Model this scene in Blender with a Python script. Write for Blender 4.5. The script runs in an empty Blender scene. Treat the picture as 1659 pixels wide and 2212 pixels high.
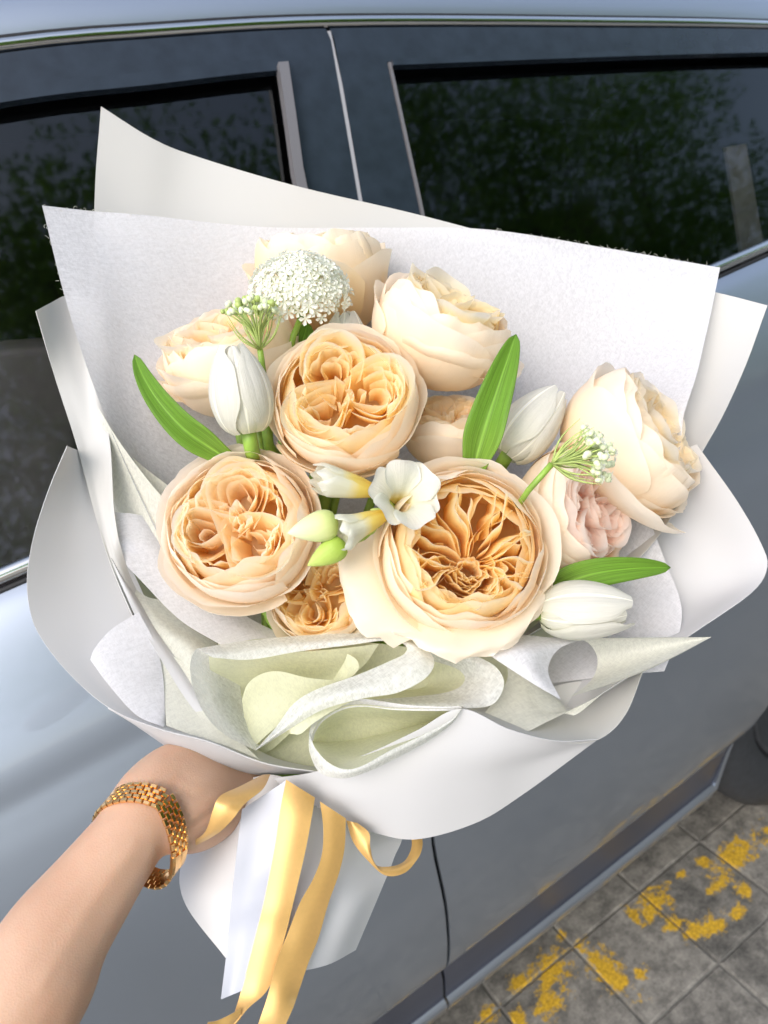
import bpy, bmesh, math, random
import numpy as np
from mathutils import Vector, Matrix
C = bpy.context.scene
random.seed(7)
rng = np.random.default_rng(7)
R = math.radians
PI = math.pi

# ------------------------------------------------------------------ camera
CAM = np.array([0.0, -0.75, 1.59])
YAW, PITCH, ROLL = 0.42071369, -0.44844352, -0.26330161
FWD = np.array([math.sin(YAW)*math.cos(PITCH), math.cos(YAW)*math.cos(PITCH), math.sin(PITCH)])
_r = np.array([math.cos(YAW), -math.sin(YAW), 0.0]); _u = np.cross(_r, FWD)
RGT = _r*math.cos(ROLL) + _u*math.sin(ROLL); UPV = np.cross(RGT, FWD)
FPX, CX, CY = 1650.0, 829.5, 1106.0
cd = bpy.data.cameras.new('camera'); cam = bpy.data.objects.new('camera', cd); C.collection.objects.link(cam)
cam.matrix_world = Matrix(((RGT[0], UPV[0], -FWD[0], CAM[0]), (RGT[1], UPV[1], -FWD[1], CAM[1]), (RGT[2], UPV[2], -FWD[2], CAM[2]), (0, 0, 0, 1)))
cd.sensor_fit = 'VERTICAL'; cd.sensor_height = 36.0; cd.lens = FPX/2212.0*36.0
cd.clip_start = 0.02; cd.clip_end = 400
cd.dof.use_dof = True; cd.dof.focus_distance = 0.44; cd.dof.aperture_fstop = 13.0
C.camera = cam
# ------------------------------------------------------------------ sky, sun, exposure
w = bpy.data.worlds.new('World'); C.world = w; w.use_nodes = True
nt = w.node_tree; bg = nt.nodes['Background']; sky = nt.nodes.new('ShaderNodeTexSky')
sky.sky_type = 'NISHITA'; sky.sun_disc = False
SUN_EL, SUN_AZ = R(46), R(232)          # azimuth from +Y clockwise: the sun stands behind and to the left
sky.sun_elevation = SUN_EL; sky.sun_rotation = SUN_AZ
sky.air_density = 1.0; sky.dust_density = 2.5; sky.ozone_density = 1.0
hs = nt.nodes.new('ShaderNodeHueSaturation'); hs.inputs['Saturation'].default_value = .78   # thin high cloud
nt.links.new(sky.outputs[0], hs.inputs['Color']); nt.links.new(hs.outputs[0], bg.inputs[0]); bg.inputs[1].default_value = 0.15
sl = bpy.data.lights.new('sun', 'SUN'); sl.energy = 0.55; sl.angle = R(40); sl.color = (1, .95, .88)
sun = bpy.data.objects.new('sun', sl); C.collection.objects.link(sun)
sd = Vector((math.sin(SUN_AZ)*math.cos(SUN_EL), math.cos(SUN_AZ)*math.cos(SUN_EL), math.sin(SUN_EL)))
sun.rotation_euler = sd.to_track_quat('Z', 'Y').to_euler()
C.view_settings.view_transform = 'Standard'; C.view_settings.look = 'None'
C.view_settings.gamma = 1.0; C.view_settings.use_curve_mapping = False
C.view_settings.exposure = 1.14
C.render.engine = 'CYCLES'
C.cycles.max_bounces = 20; C.cycles.diffuse_bounces = 14; C.cycles.glossy_bounces = 4
C.cycles.transmission_bounces = 14; C.cycles.transparent_max_bounces = 24
C.cycles.sample_clamp_indirect = 6.0
try:
    C.cycles.use_denoising = True
except Exception:
    pass

# ------------------------------------------------------------------ helpers
def P(u, v, d):
    """a point d metres in front of the lens"""
    return CAM + d*(FWD + RGT*(u-CX)/FPX - UPV*(v-CY)/FPX)
def hitY(u, v, y):
    dr = FWD + RGT*(u-CX)/FPX - UPV*(v-CY)/FPX
    return CAM + dr*((y-CAM[1])/dr[1])
def camdir(x, y, z):
    """a direction given as right, up, toward the viewer"""
    a = RGT*x + UPV*y - FWD*z
    return a/np.linalg.norm(a)
def lerp(a, b, t): return a + (b-a)*t
def sm(t):
    t = np.clip(t, 0, 1); return t*t*(3-2*t)
def props(o, label=None, cat=None, group=None, kind=None):
    if label: o['label'] = label
    if cat: o['category'] = cat
    if group: o['group'] = group
    if kind: o['kind'] = kind
def thing(name, label, cat, loc=(0, 0, 0), rot=None, group=None):
    o = bpy.data.objects.new(name, None); C.collection.objects.link(o)
    M = Matrix.Translation(Vector(loc))
    if rot is not None: M = M @ rot.to_4x4()
    o.matrix_world = M; o.empty_display_size = .02
    props(o, label, cat, group)
    return o
def mesh_data(name, verts, faces, mat, uvs=None, smooth=True):
    me = bpy.data.meshes.new(name)
    me.from_pydata([tuple(map(float, v)) for v in verts], [], [tuple(f) for f in faces])
    if smooth: me.polygons.foreach_set('use_smooth', [True]*len(me.polygons))
    if uvs is not None:
        uv = me.uv_layers.new(name='UVMap'); li = np.zeros(len(me.loops), dtype=np.int32)
        me.loops.foreach_get('vertex_index', li)
        uv.data.foreach_set('uv', np.asarray(uvs, dtype=np.float32)[li].ravel())
    if mat is not None: me.materials.append(mat)
    me.update()
    return me
def mobj(name, verts, faces, mat, parent=None, uvs=None, smooth=True, local=False, origin=None):
    """one mesh object; verts are world points unless local"""
    verts = np.asarray(verts, dtype=float)
    if parent is not None and not local:
        Mi = np.array(wm(parent).inverted()); verts = verts @ Mi[:3, :3].T + Mi[:3, 3]
    if parent is None and origin is not None:
        verts = verts - np.asarray(origin)
    o = bpy.data.objects.new(name, mesh_data(name, verts, faces, mat, uvs, smooth)); C.collection.objects.link(o)
    if parent is not None: o.parent = parent
    elif origin is not None: o.location = origin
    return o
def wm(o):
    M = o.matrix_basis.copy()
    while o.parent is not None:
        o = o.parent; M = o.matrix_basis @ M
    return M
def grid_faces(n, m, close=False):
    f = []
    for i in range(n-1):
        for j in range(m-1 if not close else m):
            k = (j+1) % m
            f.append((i*m+j, i*m+k, (i+1)*m+k, (i+1)*m+j))
    return f
def resample(pts, n):
    """Catmull-Rom through pts, n points evenly by chord length"""
    p = np.asarray(pts, float); k = len(p)
    if k == 2:
        t = np.linspace(0, 1, n)[:, None]; return p[0]*(1-t)+p[1]*t
    e = np.vstack([2*p[0]-p[1], p, 2*p[-1]-p[-2]])
    L = np.concatenate([[0], np.cumsum(np.linalg.norm(np.diff(p[:, :2] if p.shape[1] > 2 and abs(p[:, 0]).max() > 20 else p, axis=0), axis=1)+1e-9)])
    s = np.linspace(0, L[-1], n); out = np.zeros((n, p.shape[1]))
    for i, x in enumerate(s):
        j = min(max(np.searchsorted(L, x, 'right')-1, 0), k-2)
        t = (x-L[j])/(L[j+1]-L[j]); a, b, c, d = e[j], e[j+1], e[j+2], e[j+3]
        out[i] = .5*((2*b)+(c-a)*t+(2*a-5*b+4*c-d)*t*t+(-a+3*b-3*c+d)*t**3)
    return out
def sheet(name, rows, mat, parent=None, nu=40, nv=28, thick=.0004, origin=None, wob=0.0, pix=True, seed=0):
    """a curved sheet lofted through rows of (u, v, depth) points"""
    A = np.array([resample(r, nu) for r in rows])                     # rows x nu
    G = np.array([resample(A[:, j], nv) for j in range(nu)]).transpose(1, 0, 2)   # nv x nu
    V = G.reshape(-1, 3)
    if pix: V = np.array([P(*q) for q in V])
    if wob:
        rs = np.random.default_rng(seed)
        ph = rs.uniform(0, 6.28, 6)
        U, W_ = np.meshgrid(np.linspace(0, 1, nu), np.linspace(0, 1, nv))
        dz = (np.sin(U*7+ph[0]+W_*3)+np.sin(W_*8+ph[1]-U*4)+.6*np.sin(U*15+W_*9+ph[2]))*wob
        V = V + dz.reshape(-1, 1)*FWD
    uu, vv = np.meshgrid(np.linspace(0, 1, nu), np.linspace(0, 1, nv))
    o = mobj(name, V, grid_faces(nv, nu), mat, parent, np.stack([uu.ravel(), vv.ravel()], 1), origin=origin)
    if thick:
        m = o.modifiers.new('thickness', 'SOLIDIFY'); m.thickness = thick; m.offset = 0
        o.modifiers.new('edges', 'EDGE_SPLIT').split_angle = R(50)
    return o
def tube_geo(pts, rad, n=10, k=None, cap=True):
    p = resample(pts, k) if k else np.asarray(pts, float)
    r = np.interp(np.linspace(0, 1, len(p)), np.linspace(0, 1, len(np.atleast_1d(rad))), np.atleast_1d(rad)) if np.ndim(rad) else np.full(len(p), rad)
    V = []; t0 = p[1]-p[0]; a = np.cross(t0, [0.3, 0.5, .81]); a /= np.linalg.norm(a)
    for i in range(len(p)):
        t = p[min(i+1, len(p)-1)]-p[max(i-1, 0)]; t = t/(np.linalg.norm(t)+1e-12)
        a = a-t*np.dot(a, t); a /= np.linalg.norm(a); b = np.cross(t, a)
        for j in range(n):
            q = 2*PI*j/n; V.append(p[i]+r[i]*(a*math.cos(q)+b*math.sin(q)))
    F = grid_faces(len(p), n, True)
    if cap:
        F.append(tuple(range(n-1, -1, -1))); F.append(tuple((len(p)-1)*n+j for j in range(n)))
    return V, F
def tube(name, pts, rad, mat, parent=None, n=10, k=None, local=False, origin=None):
    V, F = tube_geo(pts, rad, n, k)
    return mobj(name, V, F, mat, parent, local=local, origin=origin)
def merge(*geos):
    V, F = [], []
    for v, f in geos:
        o = len(V); V += [tuple(x) for x in v]; F += [tuple(i+o for i in q) for q in f]
    return V, F
def box_geo(lo, hi):
    x0, y0, z0 = lo; x1, y1, z1 = hi
    V = [(x0, y0, z0), (x1, y0, z0), (x1, y1, z0), (x0, y1, z0), (x0, y0, z1), (x1, y0, z1), (x1, y1, z1), (x0, y1, z1)]
    return V, [(0, 3, 2, 1), (4, 5, 6, 7), (0, 1, 5, 4), (1, 2, 6, 5), (2, 3, 7, 6), (3, 0, 4, 7)]
def ball_geo(c, r, n=8, m=6, axis=None):
    V = []; c = np.asarray(c, float); r = np.asarray(r, float)*np.ones(3)
    for i in range(m+1):
        th = PI*i/m
        for j in range(n):
            V.append(c+r*np.array([math.sin(th)*math.cos(2*PI*j/n), math.sin(th)*math.sin(2*PI*j/n), math.cos(th)]))
    return V, grid_faces(m+1, n, True)

# ------------------------------------------------------------------ materials
def newmat(name):
    m = bpy.data.materials.new(name); m.use_nodes = True
    t = m.node_tree; t.nodes.clear(); o = t.nodes.new('ShaderNodeOutputMaterial')
    return m, t, o
def N(t, kind, **kw):
    n = t.nodes.new(kind)
    for k, v in kw.items():
        if k in n.inputs: n.inputs[k].default_value = v
        else: setattr(n, k, v)
    return n
def ramp(t, stops, src):
    r = t.nodes.new('ShaderNodeValToRGB'); e = r.color_ramp.elements
    while len(e) < len(stops): e.new(.5)
    for x, (p, c) in zip(e, stops):
        x.position = p; x.color = (*c, 1) if len(c) == 3 else c
    t.links.new(src, r.inputs[0]); return r
def principled(name, col, rough=.5, metal=0.0, spec=.5, coat=0.0, noise=None, bump=None, vary=.0):
    m, t, o = newmat(name); b = t.nodes.new('ShaderNodeBsdfPrincipled')
    b.inputs['Base Color'].default_value = (*col, 1); b.inputs['Roughness'].default_value = rough
    b.inputs['Metallic'].default_value = metal; b.inputs['Specular IOR Level'].default_value = spec
    b.inputs['Coat Weight'].default_value = coat; b.inputs['Coat Roughness'].default_value = .03
    t.links.new(b.outputs[0], o.inputs[0])
    if noise:
        tc = t.nodes.new('ShaderNodeTexCoord'); n = N(t, 'ShaderNodeTexNoise', Scale=noise, Detail=6.0)
        t.links.new(tc.outputs['Object'], n.inputs['Vector'])
        a = tuple(max(0, c*(1-vary)) for c in col); c2 = tuple(min(1, c*(1+vary)) for c in col)
        r = ramp(t, [(.3, a), (.7, c2)], n.outputs[0]); t.links.new(r.outputs[0], b.inputs['Base Color'])
        if bump:
            bp = N(t, 'ShaderNodeBump', Strength=bump, Distance=.002); t.links.new(n.outputs[0], bp.inputs['Height']); t.links.new(bp.outputs[0], b.inputs['Normal'])
    return m
def petal_mat(name, stops, trans=.38, rough=.55, vein=.25, streak=0):
    m, t, o = newmat(name)
    uv = t.nodes.new('ShaderNodeUVMap'); sx = t.nodes.new('ShaderNodeSeparateXYZ'); t.links.new(uv.outputs[0], sx.inputs[0])
    tc = t.nodes.new('ShaderNodeTexCoord')
    n1 = N(t, 'ShaderNodeTexNoise', Scale=70.0, Detail=4.0); t.links.new(tc.outputs['Object'], n1.inputs['Vector'])
    ad = N(t, 'ShaderNodeMath', operation='MULTIPLY_ADD'); ad.inputs[1].default_value = .22; t.links.new(n1.outputs[0], ad.inputs[0])
    sb = N(t, 'ShaderNodeMath', operation='SUBTRACT'); sb.inputs[1].default_value = .11; t.links.new(sx.outputs[1], sb.inputs[0]); t.links.new(sb.outputs[0], ad.inputs[2])
    oi = t.nodes.new('ShaderNodeObjectInfo')
    od = N(t, 'ShaderNodeMath', operation='MULTIPLY_ADD'); od.inputs[1].default_value = .14; t.links.new(oi.outputs['Random'], od.inputs[0]); t.links.new(ad.outputs[0], od.inputs[2])
    o2 = N(t, 'ShaderNodeMath', operation='SUBTRACT'); o2.inputs[1].default_value = .07; t.links.new(od.outputs[0], o2.inputs[0])
    cr = ramp(t, stops, o2.outputs[0])
    mp = t.nodes.new('ShaderNodeMapping'); mp.inputs['Scale'].default_value = (34, 2.2, 1); t.links.new(uv.outputs[0], mp.inputs[0])
    n2 = N(t, 'ShaderNodeTexNoise', Scale=1.0, Detail=3.0); t.links.new(mp.outputs[0], n2.inputs['Vector'])
    n3 = N(t, 'ShaderNodeTexNoise', Scale=260.0, Detail=3.0); t.links.new(tc.outputs['Object'], n3.inputs['Vector'])
    if streak:
        mv = N(t, 'ShaderNodeMapRange'); mv.inputs['From Min'].default_value = .3; mv.inputs['From Max'].default_value = .7; mv.inputs['To Min'].default_value = 1-streak; mv.inputs['To Max'].default_value = 1+streak; t.links.new(n2.outputs[0], mv.inputs[0])
        md = N(t, 'ShaderNodeMath', operation='ABSOLUTE'); m5 = N(t, 'ShaderNodeMath', operation='SUBTRACT'); m5.inputs[1].default_value = .5; t.links.new(sx.outputs[0], m5.inputs[0]); t.links.new(m5.outputs[0], md.inputs[0])
        mr2 = N(t, 'ShaderNodeMapRange'); mr2.inputs['From Max'].default_value = .045; mr2.inputs['To Min'].default_value = 1.5; mr2.inputs['To Max'].default_value = 1.0; t.links.new(md.outputs[0], mr2.inputs[0])
        mm = N(t, 'ShaderNodeMath', operation='MULTIPLY'); t.links.new(mv.outputs[0], mm.inputs[0]); t.links.new(mr2.outputs[0], mm.inputs[1])
        vm = N(t, 'ShaderNodeVectorMath', operation='SCALE'); t.links.new(cr.outputs[0], vm.inputs[0]); t.links.new(mm.outputs[0], vm.inputs['Scale']); crv = vm.outputs[0]
    else: crv = cr.outputs[0]
    sm_ = N(t, 'ShaderNodeMath', operation='ADD'); t.links.new(n2.outputs[0], sm_.inputs[0]); t.links.new(n3.outputs[0], sm_.inputs[1])
    bp = N(t, 'ShaderNodeBump', Strength=vein, Distance=.0012); t.links.new(sm_.outputs[0], bp.inputs['Height'])
    b = N(t, 'ShaderNodeBsdfPrincipled', Roughness=rough); b.inputs['Specular IOR Level'].default_value = .25
    b.inputs['Sheen Weight'].default_value = .12
    t.links.new(crv, b.inputs['Base Color']); t.links.new(bp.outputs[0], b.inputs['Normal'])
    tr = t.nodes.new('ShaderNodeBsdfTranslucent'); t.links.new(crv, tr.inputs[0]); t.links.new(bp.outputs[0], tr.inputs['Normal'])
    mx = t.nodes.new('ShaderNodeMixShader'); mx.inputs[0].default_value = trans
    t.links.new(b.outputs[0], mx.inputs[1]); t.links.new(tr.outputs[0], mx.inputs[2]); t.links.new(mx.outputs[0], o.inputs[0])
    return m
def paper_mat(name, col, trans=.22, rough=.5, spec=.2):
    m, t, o = newmat(name); tc = t.nodes.new('ShaderNodeTexCoord')
    n = N(t, 'ShaderNodeTexNoise', Scale=420.0, Detail=4.0); t.links.new(tc.outputs['Object'], n.inputs['Vector'])
    bp = N(t, 'ShaderNodeBump', Strength=.06, Distance=.0005); t.links.new(n.outputs[0], bp.inputs['Height'])
    b = N(t, 'ShaderNodeBsdfPrincipled', Roughness=rough); b.inputs['Base Color'].default_value = (*col, 1); b.inputs['Specular IOR Level'].default_value = spec
    t.links.new(bp.outputs[0], b.inputs['Normal'])
    tr = t.nodes.new('ShaderNodeBsdfTranslucent'); tr.inputs[0].default_value = (*col, 1)
    mx = t.nodes.new('ShaderNodeMixShader'); mx.inputs[0].default_value = trans
    t.links.new(b.outputs[0], mx.inputs[1]); t.links.new(tr.outputs[0], mx.inputs[2]); t.links.new(mx.outputs[0], o.inputs[0])
    return m
def tissue_mat(name, col, lo=.45, hi=.95, trans=.45):
    """nonwoven tissue: a web of fibres with thinner places that let the back show through"""
    m, t, o = newmat(name); tc = t.nodes.new('ShaderNodeTexCoord')
    outs = []
    for rot, sc in ((.5, (160, 1500, 300)), (-.7, (1500, 180, 400))):
        mp = t.nodes.new('ShaderNodeMapping'); mp.inputs['Rotation'].default_value = (.3, .2, rot); mp.inputs['Scale'].default_value = sc
        t.links.new(tc.outputs['Object'], mp.inputs[0])
        dn = N(t, 'ShaderNodeTexNoise', Scale=1.0, Detail=3.0, Distortion=1.2); t.links.new(mp.outputs[0], dn.inputs['Vector']); outs.append(dn.outputs[0])
    big = N(t, 'ShaderNodeTexNoise', Scale=420.0, Detail=4.0); t.links.new(tc.outputs['Object'], big.inputs['Vector'])
    a = N(t, 'ShaderNodeMath', operation='ADD'); t.links.new(outs[0], a.inputs[0]); t.links.new(outs[1], a.inputs[1])
    a2 = N(t, 'ShaderNodeMath', operation='ADD'); t.links.new(a.outputs[0], a2.inputs[0]); t.links.new(big.outputs[0], a2.inputs[1])
    mr = N(t, 'ShaderNodeMapRange'); mr.inputs['From Min'].default_value = 1.2; mr.inputs['From Max'].default_value = 1.8
    mr.inputs['To Min'].default_value = lo; mr.inputs['To Max'].default_value = hi; t.links.new(a2.outputs[0], mr.inputs[0])
    bp = N(t, 'ShaderNodeBump', Strength=.12, Distance=.0003); t.links.new(a2.outputs[0], bp.inputs['Height'])
    df = t.nodes.new('ShaderNodeBsdfDiffuse'); df.inputs[0].default_value = (*col, 1); t.links.new(bp.outputs[0], df.inputs['Normal'])
    tr = t.nodes.new('ShaderNodeBsdfTranslucent'); tr.inputs[0].default_value = (*col, 1)
    mx = t.nodes.new('ShaderNodeMixShader'); mx.inputs[0].default_value = trans
    t.links.new(df.outputs[0], mx.inputs[1]); t.links.new(tr.outputs[0], mx.inputs[2])
    tp = t.nodes.new('ShaderNodeBsdfTransparent'); m2 = t.nodes.new('ShaderNodeMixShader')
    t.links.new(mr.outputs[0], m2.inputs[0]); t.links.new(tp.outputs[0], m2.inputs[1]); t.links.new(mx.outputs[0], m2.inputs[2])
    t.links.new(m2.outputs[0], o.inputs[0])
    return m
M = {}
M['cream'] = petal_mat('cream_petal', [(0, (.985, .80, .45)), (.35, (.985, .86, .63)), (.75, (.985, .895, .74)), (1, (.985, .915, .80))], trans=.45, vein=.10)
M['honey'] = petal_mat('honey_petal', [(0, (.985, .68, .20)), (.45, (.985, .79, .43)), (.8, (.985, .87, .64)), (1, (.985, .91, .76))], trans=.45, vein=.10)
M['apricot'] = petal_mat('apricot_petal', [(0, (.995, .72, .24)), (.4, (.995, .82, .41)), (.78, (.995, .89, .60)), (1, (.995, .93, .76))], trans=.70, vein=.08)
M['peach'] = petal_mat('peach_petal', [(0, (.995, .74, .35)), (.4, (.995, .835, .52)), (.78, (.995, .895, .67)), (1, (.995, .935, .80))], trans=.70, vein=.08)
M['pink'] = petal_mat('pink_petal', [(0, (.99, .72, .52)), (.4, (.99, .80, .68)), (.78, (.99, .86, .78)), (1, (.99, .93, .88))], trans=.70, vein=.08)
M['pinkcream'] = petal_mat('pink_cream_petal', [(0, (.985, .81, .54)), (.35, (.985, .87, .69)), (.75, (.985, .905, .78)), (1, (.985, .93, .84))], trans=.45, vein=.10)
M['white_petal'] = petal_mat('white_petal', [(0, (.68, .70, .40)), (.18, (.74, .74, .63)), (.6, (.80, .785, .72)), (1, (.79, .775, .70))], trans=.36, rough=.42, vein=.3, streak=.05)
M['freesia'] = petal_mat('freesia_petal', [(0, (.78, .52, .04)), (.34, (.82, .68, .18)), (.52, (.78, .78, .62)), (1, (.77, .77, .71))], trans=.35, rough=.45)
M['freesia_bud'] = petal_mat('freesia_bud', [(0, (.50, .62, .13)), (.35, (.72, .78, .34)), (1, (.84, .86, .62))], trans=.25, rough=.42)
M['green_bud'] = petal_mat('green_bud', [(0, (.36, .55, .06)), (.6, (.55, .70, .16)), (1, (.62, .74, .22))], trans=.25, rough=.42)
M['floret'] = petal_mat('floret_petal', [(0, (.80, .82, .66)), (1, (.88, .89, .84))], trans=.3)
M['leaf'] = petal_mat('green_leaf', [(0, (.24, .38, .05)), (.5, (.17, .34, .035)), (1, (.15, .31, .03))], trans=.30, rough=.42, vein=.35, streak=.28)
M['stem'] = principled('green_stem', (.22, .36, .05), .45, noise=90, vary=.3, bump=.2)
M['umbel'] = principled('pale_green_umbel', (.42, .52, .16), .5, noise=200, vary=.2)
M['bud_white'] = principled('greenish_white_bud', (.70, .76, .50), .5)
M['paper'] = paper_mat('white_wrapping_paper', (.635, .635, .64), .20)
M['paper_lifted'] = paper_mat('lifted_white_paper', (.78, .78, .785), .22)  # same white paper, colour lightened to offset the shading on the skirt
M['paper_in'] = paper_mat('ivory_wrapping_paper', (.635, .63, .605), .22)
M['lining'] = paper_mat('pale_green_lining', (.73, .75, .58), .35)
M['tissue'] = tissue_mat('white_tissue', (.71, .71, .735), .79, 1.0, .25)
M['tissue_l'] = tissue_mat('ivory_tissue', (.745, .745, .66), .80, 1.0, .32)
M['tissue_g'] = tissue_mat('pale_green_tissue', (.77, .78, .575), .84, 1.0, .36)
M['tissue_w'] = tissue_mat('fibrous_white_tissue', (.76, .77, .74), .66, 1.0, .30)
M['gold_ribbon'] = principled('gold_satin', (.64, .385, .12), .36, .35, spec=.6, noise=500, vary=.03)
M['gold_ribbon'].node_tree.nodes['Principled BSDF'].inputs['Sheen Weight'].default_value = .3
M['white_ribbon'] = principled('white_satin', (.43, .45, .50), .38, spec=.45)
M['gold'] = principled('gold_metal', (.88, .55, .24), .24, 1.0)
M['black'] = principled('black_rubber', (.012, .012, .014), .55)
M['frame'] = principled('dark_blue_frame', (.018, .026, .038), .22, spec=.5, noise=40, vary=.2)
M['grey_trim'] = principled('grey_trim', (.22, .21, .22), .35, .4)
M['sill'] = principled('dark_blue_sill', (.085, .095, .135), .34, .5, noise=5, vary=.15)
M['seam'] = principled('pale_seam', (.34, .34, .36), .4)
M['chrome'] = principled('chrome', (.72, .70, .66), .12, 1.0)
M['interior'] = principled('dark_interior', (.015, .015, .016), .8)
M['seat'] = principled('grey_seat', (.62, .54, .54), .8, noise=12, vary=.25)
M['strap'] = principled('grey_strap', (.80, .78, .75), .6, noise=30, vary=.2)
M['tyre'] = principled('tyre_rubber', (.028, .031, .036), .7, noise=60, vary=.2)

def paint_mat():
    m, t, o = newmat('silver_grey_paint'); b = N(t, 'ShaderNodeBsdfPrincipled', Roughness=.34, Metallic=.85)
    b.inputs['Base Color'].default_value = (.365, .41, .475, 1); b.inputs['Coat Weight'].default_value = .9; b.inputs['Coat Roughness'].default_value = .06
    tc = t.nodes.new('ShaderNodeTexCoord'); n = N(t, 'ShaderNodeTexNoise', Scale=3.0, Detail=5.0); t.links.new(tc.outputs['Object'], n.inputs['Vector'])
    r = ramp(t, [(.3, (.38, .38, .38)), (.7, (.46, .46, .46))], n.outputs[0]); t.links.new(r.outputs[0], b.inputs['Roughness'])
    t.links.new(b.outputs[0], o.inputs[0]); return m
M['paint'] = paint_mat()
def glass_mat():
    m, t, o = newmat('tinted_glass')
    g = N(t, 'ShaderNodeBsdfGlossy', Roughness=.036); g.inputs[0].default_value = (.9, .95, .95, 1)
    tp = t.nodes.new('ShaderNodeBsdfTransparent'); tp.inputs[0].default_value = (.40, .40, .41, 1)
    fr = N(t, 'ShaderNodeFresnel', IOR=1.52); mx = t.nodes.new('ShaderNodeMixShader')
    t.links.new(fr.outputs[0], mx.inputs[0]); t.links.new(tp.outputs[0], mx.inputs[1]); t.links.new(g.outputs[0], mx.inputs[2]); t.links.new(mx.outputs[0], o.inputs[0])
    return m
M['glass'] = glass_mat()
def skin_mat():
    m, t, o = newmat('skin'); b = N(t, 'ShaderNodeBsdfPrincipled', Roughness=.5)
    tc = t.nodes.new('ShaderNodeTexCoord')
    n = N(t, 'ShaderNodeTexNoise', Scale=28.0, Detail=5.0); t.links.new(tc.outputs['Object'], n.inputs['Vector'])
    r = ramp(t, [(.3, (.54, .325, .215)), (.55, (.58, .37, .255)), (.75, (.61, .41, .29))], n.outputs[0])
    t.links.new(r.outputs[0], b.inputs['Base Color'])
    b.inputs['Subsurface Weight'].default_value = .35; b.inputs['Subsurface Radius'].default_value = (.006, .002, .001); b.inputs['Subsurface Scale'].default_value = 1.0
    b.inputs['Specular IOR Level'].default_value = .35
    n2 = N(t, 'ShaderNodeTexVoronoi', Scale=1100.0); t.links.new(tc.outputs['Object'], n2.inputs['Vector'])
    bp = N(t, 'ShaderNodeBump', Strength=.28, Distance=.0004); t.links.new(n2.outputs[0], bp.inputs['Height']); t.links.new(bp.outputs[0], b.inputs['Normal'])
    t.links.new(b.outputs[0], o.inputs[0]); return m
M['skin'] = skin_mat()
YEL = [(.967, .051, .060, .028), (.905, .084, .016, .012), (.845, .092, .012, .01), (.797, .095, .014, .012), (.745, .085, .036, .026), (.70, .09, .012, .02), (.746, .029, .02, .014), (.757, -.008, .018, .018),
       (.800, -.022, .035, .020), (.862, -.036, .022, .011), (.912, -.012, .014, .02), (.885, .026, .030, .010), (.572, .045, .026, .058), (.615, .0, .014, .012), (.482, .115, .045, .030), (.44, .068, .030, .022), (.413, .136, .020, .016),
       (.371, .08, .016, .022), (.322, .127, .022, .012), (.55, .155, .012, .01), (.28, .10, .03, .02), (.20, .11, .03, .03), (1.10, .03, .05, .03), (1.2, .05, .03, .02)]
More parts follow.
